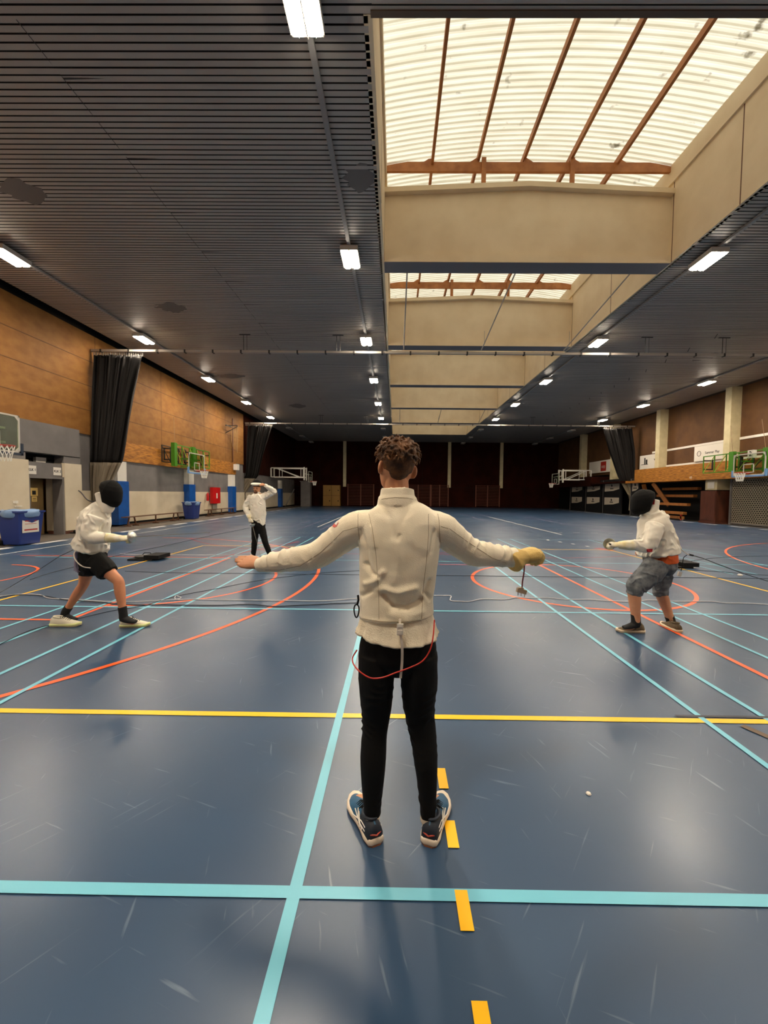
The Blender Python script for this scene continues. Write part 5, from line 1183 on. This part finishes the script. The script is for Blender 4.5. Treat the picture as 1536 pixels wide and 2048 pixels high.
mk, bibm = mask(fr_, B_(1287, 1003), (-1, 0, -.22), (-.22, 0, 1), .142, .122, .142, [(B_(1306, 1000), .09, .056), (B_(1304, 1010), .092, .062), (B_(1300, 1020), .095, .075), (B_(1294, 1030), .09, .078)])
BBb = bvh_world(bibm); decal(BBb, [(1297, 1001), (1310, 999), (1309, 1009), (1298, 1010)], M_badge, fr_, 'mask_badge', off=.004)
JR = bvh_world(jr); decal(JR, [(1293, 1098), (1305, 1097), (1304, 1104), (1294, 1104)], M_badge, fr_, 'jacket_badge', off=.004)
b = MB(); loft(b, [(aL[1].lerp(aL[2], .5), .062, .060), (aL[1].lerp(aL[2], .8), .050, .050), (aL[2], .042, .038)], yv, 20, 4, .15); hand(b, aL[2], (-1, .2, .05), (0, -.4, 1), (0, 1, .5), (1.0, 1.0, 1.0, 1.0), .0, grow=.008)
skin_mesh(b, 'glove', M_gly, .0055, 4, fr_, lambda co, no: wrinkles(co, .003, 16, 16, 16), loc=gpos)
b = MB(); loft(b, [(B_(1323, 1123), .198, .152), (B_(1322, 1112), .195, .150), (B_(1320, 1100), .18, .15)], yv, 28, 4, .1); skin_mesh(b, 'shirt_hem', M_shirt_o, .007, 3, fr_, sleeve_disp(.003, 50), loc=gpos)
b = MB()
loft(b, [(B_(1319, 1146), .13, .12), (B_(1321, 1132), .19, .150), (B_(1322, 1118), .188, .142)], yv, 28, 4, .2)
loft(b, [(B_(1312, 1124, 4.62), .125, .135), (B_(1305, 1140, 4.60), .122, .138), (B_(1290, 1156, 4.58), .108, .128), (B_(1273, 1174, 4.56), .098, .112), (B_(1271, 1190, 4.56), .078, .080)], yv, 24, 5, .06)
loft(b, [(B_(1326, 1134, 4.82), .11, .13), (B_(1322, 1160, 4.82), .10, .112), (B_(1321, 1176, 4.82), .09, .095), (B_(1323, 1190, 4.82), .082, .085)], yv, 24, 5, .06)
def ddisp(co, no): return sleeve_disp(.006, 34)(co, no) + .004 * np.exp(-((co[:, 2] - .435) / .012) ** 2)
skin_mesh(b, 'denim_shorts', M_denim, .007, 3, fr_, ddisp, loc=gpos)
foot_sock(LF[2], LF[1], (-1, 0, 0), .046, .085, fr_); foot_sock(LR[2], LR[1], (-.8, .6, 0), .046, .085, fr_)
shoe(fr_, fl(1288, 1265), fl(1234, 1263), .31, M_brown, M_solew, M_solew, lace=M_brown, W=1.05, high=1.0, label='brown knitted sneaker, front foot')
shoe(fr_, fl(1360, 1266), fl(1322, 1248), .31, M_brown, M_solew, M_solew, lace=M_brown, W=1.05, high=1.0, label='brown knitted sneaker, rear foot pointing away')
gg = B_(1219, 1088, 4.50); epee('epee with bright round guard held by the fencer in denim shorts', gg, at(1189, 1081, 5.35))
wire = thing('retracting_wire', 'taut thin wire clipped to the back of the right fencer', 'cord', B_(1362, 1098, 4.7))
MB().tube([p - wire.location for p in (B_(1360, 1097, 4.7), B_(1374, 1108, 4.75), B_(1380, 1110, 4.78))], .006, 6).obj('loop', M_strap, wire)
MB().tube([p - wire.location for p in (B_(1378, 1109, 4.77), B_(1386, 1111, 4.8))], .011, 8).obj('clip', M_blk, wire)
MB().tube([p - wire.location for p in (B_(1386, 1111, 4.8), B_(1404, 1116, 4.9), at(1440, 1130, 5.6), at(1490, 1148, 6.2), at(1560, 1170, 6.6))], .0055, 6).obj('line', M_dk, wire)
t = thing('hanging_plug', 'small white plug hanging on a black lead behind the right fencer', 'plug', B_(1367, 1112, 4.9))
MB().tube([p - t.location for p in smooth_path([B_(1374, 1110, 4.8), B_(1367, 1116, 4.85), B_(1365, 1130, 4.88), B_(1362, 1142, 4.9)])], .004, 6).obj('lead', M_blk, t); MB().obox(B_(1359, 1148, 4.9) - t.location, .020, .012, .028, (1, 0, -.3), (0, 1, 0), (.3, 0, 1)).obj('plug_body', M_wht, t)
w2 = thing('retracting_wire', 'thin dark wire running from the left fencer back down to the floor', 'cord', A(146, 1100, 4.7))
MB().tube([p - w2.location for p in (A(150, 1098, 4.66), A(120, 1112, 4.9), at(80, 1138, 5.6), at(20, 1174, 6.0), fl(-30, 1204) + Vector((0, 0, .01)))], .0045, 6).obj('line', M_dk, w2)

# ---- the third fencer, saluting in the middle distance
C_ = lambda x, y_, Y=9.6: at(x, y_, Y)
rpos = (C_(517, 1060).x, 9.6, 0); xv = (1, 0, 0)
b = MB()
loft(b, [(C_(517, 1062), .14, .10), (C_(517, 1050), .155, .11), (C_(516, 1030), .14, .10), (C_(515, 1008), .16, .11), (C_(515, 994), .17, .10), (C_(515, 988), .10, .075)], xv, 20, 4)
loft(b, [(C_(515, 990), .062, .062), (C_(515, 982), .058, .06)], xv, 16, 3)
Pr = head(b, C_(514, 986.5, 9.60), (-.06, -1, 0), (0, 0, 1), .235)
ra = (C_(500, 993, 9.6), C_(491, 1015, 9.58), C_(499, 1036, 9.46)); la = (C_(530, 992, 9.6), C_(549, 983, 9.58), C_(529, 970, 9.44))
arm(b, *ra); arm(b, *la)
hand(b, ra[2], (.2, -.1, -1), (-.6, -.8, 0), (.5, -1, 0), (1, 1, 1, 1), 0); hand(b, la[2], (-1, .1, .15), (0, -.7, .7), (0, 0, 1), (.5, .55, .6, .7), .05)
RL = (C_(511, 1056), C_(509, 1086, 9.55), C_(506.5, 1112, 9.6)); RR = (C_(523, 1056), C_(531, 1086, 9.55), C_(541, 1112, 9.6)); legs(b, *RL); legs(b, *RR)
for an in (RL[2], RR[2]): loft(b, [(an + Vector((0, .02, -.03)), .032, .034), (an + Vector((0, -.06, -.06)), .034, .024), (an + Vector((0, -.14, -.07)), .03, .014)], xv, 12, 3)
rf_ = skin_mesh(b, 'person', M_skin, .006, 3, None, loc=rpos)
tag(rf_, 'bearded man in the middle distance, holding his raised white mask with one hand', 'person')
b = MB()
loft(b, [(C_(519, 1038), .165, .125), (C_(517, 1032), .185, .135), (C_(516, 1020), .19, .14), (C_(515, 1004), .185, .135), (C_(515, 993), .175, .12), (C_(515, 988), .11, .09)], xv, 28, 5, .1)
loft(b, [(C_(517, 1032), .17, .13), (C_(520, 1042), .145, .125), (C_(524, 1050), .085, .10), (C_(526, 1057), .025, .04)], xv, 24, 4, .2)
loft(b, [(ra[0] + Vector((.03, 0, 0)), .08, .08), (ra[0].lerp(ra[1], .5), .072, .072), (ra[1], .066, .066), (ra[1].lerp(ra[2], .6), .055, .055), (ra[2], .044, .044)], (0, 1, 0), 20, 4, .2)
loft(b, [(la[0] + Vector((-.04, 0, -.02)), .085, .09), (la[0].lerp(la[1], .5), .080, .078), (la[1], .062, .064), (la[1].lerp(la[2], .5), .055, .055), (la[2], .040, .040)], (0, 1, 0), 20, 4, .2)
ringtube(b, C_(514.5, 986, 9.6), .074, .074, .030, .008, .012)
skin_mesh(b, 'jacket', M_jwhite, .009, 3, rf_, sleeve_disp(.006, 24), loc=rpos)
b = MB(); loft(b, [(C_(517, 1066), .13, .10), (C_(517, 1052), .165, .12), (C_(517, 1036), .155, .11)], xv, 24, 4, .2)
for L_ in (RL, RR): loft(b, [(L_[0], .095, .10), (L_[0].lerp(L_[1], .6), .078, .08), (L_[1], .068, .072), (L_[1].lerp(L_[2], .5), .062, .066), (L_[2] + Vector((0, 0, .0)), .048, .055)], xv, 22, 5, .1)
skin_mesh(b, 'trousers', M_pants, .008, 3, rf_, sleeve_disp(.003, 30), loc=rpos)
b = MB(); hc = C_(514, 986.5, 9.60)
ell(b, Pr(0, -.05, .80), (1, 0, 0), (0, 1, 0), (0, 0, 1), .095, .115, .085); hr2 = skin_mesh(b, 'hair', M_hair, .006, 3, rf_, lambda co, no: .003 * vnoise(co, 60, 60, 60), loc=rpos)
b = MB(); ell(b, Pr(0, .33, .10), (1, 0, 0), (0, 1, 0), (0, 0, 1), .050, .034, .034); ell(b, Pr(0, .40, .26), (1, 0, 0), (0, 1, 0), (0, 0, 1), .028, .012, .006); skin_mesh(b, 'beard', mat('beard_brown', rgb(96, 62, 44), .8), .004, 3, rf_, loc=rpos)
b = MB()
for s_ in (-1, 1): b.sphere(Pr(s_ * .145, .365, .50), .011, 8)
place(b.obj('eyes', M_ink, None, True), rf_)
b = MB(); ell(b, Pr(0, .16, .94), (1, 0, .0), (0, 1, .10), (0, -.1, 1), .128, .17, .040, 12); skin_mesh(b, 'raised_mask', M_bib, .006, 3, rf_, loc=rpos)
b = MB(); ell(b, Pr(0, -.06, .98), (1, 0, .0), (0, 1, -.3), (0, .3, 1), .115, .12, .085, 12); skin_mesh(b, 'mask_mesh', M_mask, .006, 3, rf_, loc=rpos)
b = MB(); loft(b, [(ra[1].lerp(ra[2], .78), .056, .056), (ra[2], .046, .042)], (0, 1, 0), 18, 3, .2); hand(b, ra[2], (.2, -.1, -1), (-.6, -.8, 0), (.5, -1, 0), (1, 1, 1, 1), 0, grow=.008)
skin_mesh(b, 'glove', M_gly, .006, 3, rf_, loc=rpos)
for L_, dx in ((RL, -.05), (RR, .10)):
    hl = Vector((L_[2].x, L_[2].y + .06, 0)); shoe(rf_, hl, hl + Vector((dx, -.28, 0)), .30, M_sneak, M_solew, M_solew, lace=M_wht)
epee('epee pointing down to the floor from the third fencer on the left', C_(504.5, 1049, 9.42), C_(523, 1120, 9.30))

# ================================================================= FLOOR EQUIPMENT
M_cord_b = mat('cable_black', rgb(30, 36, 48), .6); M_cord_w = mat('cable_white', rgb(200, 200, 205), .5)
def reel(c, label, top):
    t = thing('cable_reel', label, 'cable reel', (c[0], c[1], 0), 'fencing cable reels on the floor')
    MB().box(-.36, .20, -.26, .26, 0, .035).obj('base_plate', M_blk, t); MB().box(.0, .34, -.24, .24, .035, .12).obj('drum_case', M_blk, t)
    MB().lathe((-.16, 0, .035), [(.16, 0), (.17, .015), (.17, .035), (.15, .045)], 24).obj('drum', top, t, True); MB().tube([(-.1, .24, .05), (-.15, .27, .1), (-.3, .27, .1), (-.34, .24, .04)], .01, 6).obj('handle', M_blk, t)
    return t
reel(fl(300, 1118), 'flat black fencing cable reel on the floor between the left fencer and the third man', M_dk)
reel(fl(1352, 1133), 'flat black and tan fencing cable reel on the floor behind the right fencer', mat('reel_tan', rgb(150, 120, 84), .6))
def cable(label, pts, r, m, name='cable', cat='cable'):
    P3 = [fl(x, y_) + Vector((0, 0, r + .0035)) for x, y_ in pts]; o = MB().tube(smooth_path(P3, 5), r, 6).obj(name, m, loc=P3[0]); return tag(o, label, cat)
cable('black cable with slight waves crossing the near floor behind both left feet', [(-20, 1200), (20, 1192), (60, 1191), (95, 1194), (130, 1201), (170, 1204), (220, 1208), (270, 1211), (330, 1211), (400, 1212), (450, 1212), (500, 1210), (545, 1214), (600, 1212), (660, 1209), (715, 1207)], .0065, M_cord_b)
cable('thin white cord crossing the floor from the left fencer to the standing man', [(-20, 1196), (40, 1190), (80, 1191), (100, 1198), (150, 1200), (205, 1204), (260, 1205), (320, 1202), (352, 1200), (362, 1196), (352, 1193), (353, 1200), (390, 1200), (450, 1201), (540, 1202), (640, 1203), (715, 1198)], .0062, M_cord_w)
cable('thin white cord wandering over the floor between the man and the right fencer', [(868, 1192), (885, 1192), (902, 1193), (901, 1202), (925, 1204), (940, 1204), (965, 1199), (1010, 1200), (1030, 1196), (1060, 1197), (1100, 1197), (1130, 1200), (1180, 1200), (1215, 1203), (1270, 1204), (1300, 1201), (1350, 1204), (1420, 1204), (1450, 1207), (1500, 1208), (1560, 1212)], .0062, M_cord_w)
cable('straight thin black cable across the floor at the level of the orange circle', [(250, 1143), (340, 1146), (500, 1148), (700, 1150), (1000, 1153), (1180, 1155), (1350, 1156), (1560, 1158)], .0045, M_cord_b)
cable('black cable running diagonally under the outstretched left arm', [(-20, 1300), (60, 1262), (130, 1245), (200, 1228), (240, 1220), (290, 1212), (350, 1194), (430, 1179), (500, 1165), (560, 1156), (640, 1147), (720, 1142)], .0045, M_cord_b)
cable('black cable from the right reel toward the right edge', [(1340, 1130), (1368, 1126), (1400, 1120), (1450, 1115), (1510, 1113), (1560, 1113)], .005, M_cord_b)
cable('faint black cable lying between the right reel and the far lines', [(1330, 1139), (1380, 1141), (1440, 1144), (1500, 1149), (1560, 1153)], .0045, M_cord_b)
cable('thin white cord looping round the left reel', [(240, 1108), (275, 1110), (300, 1109), (340, 1110), (430, 1111), (505, 1112), (600, 1114), (686, 1115)], .0062, M_cord_w)
cable('faint long cable running back from the left fencer to the far floor', [(60, 1160), (100, 1147), (150, 1134), (250, 1108), (330, 1092), (430, 1070), (500, 1056)], .005, M_cord_b)
tag(MB().lathe((0, 0, .02), [(.03, -.02), (.045, 0), (.03, .02)], 12).obj('shuttle_cap', M_wht, loc=None), 'small white round object on the floor behind the right fencer', 'cap')
bpy.data.objects['shuttle_cap'].location = fl(1480, 1152)
tag(MB().lathe((0, 0, .002), [(.012, -.002), (.014, 0), (.010, .006)], 10).obj('crumb', M_wht), 'tiny white speck on the blue floor right of the dashed yellow line', 'speck')
bpy.data.objects['crumb'].location = fl(1177, 1588, .001)
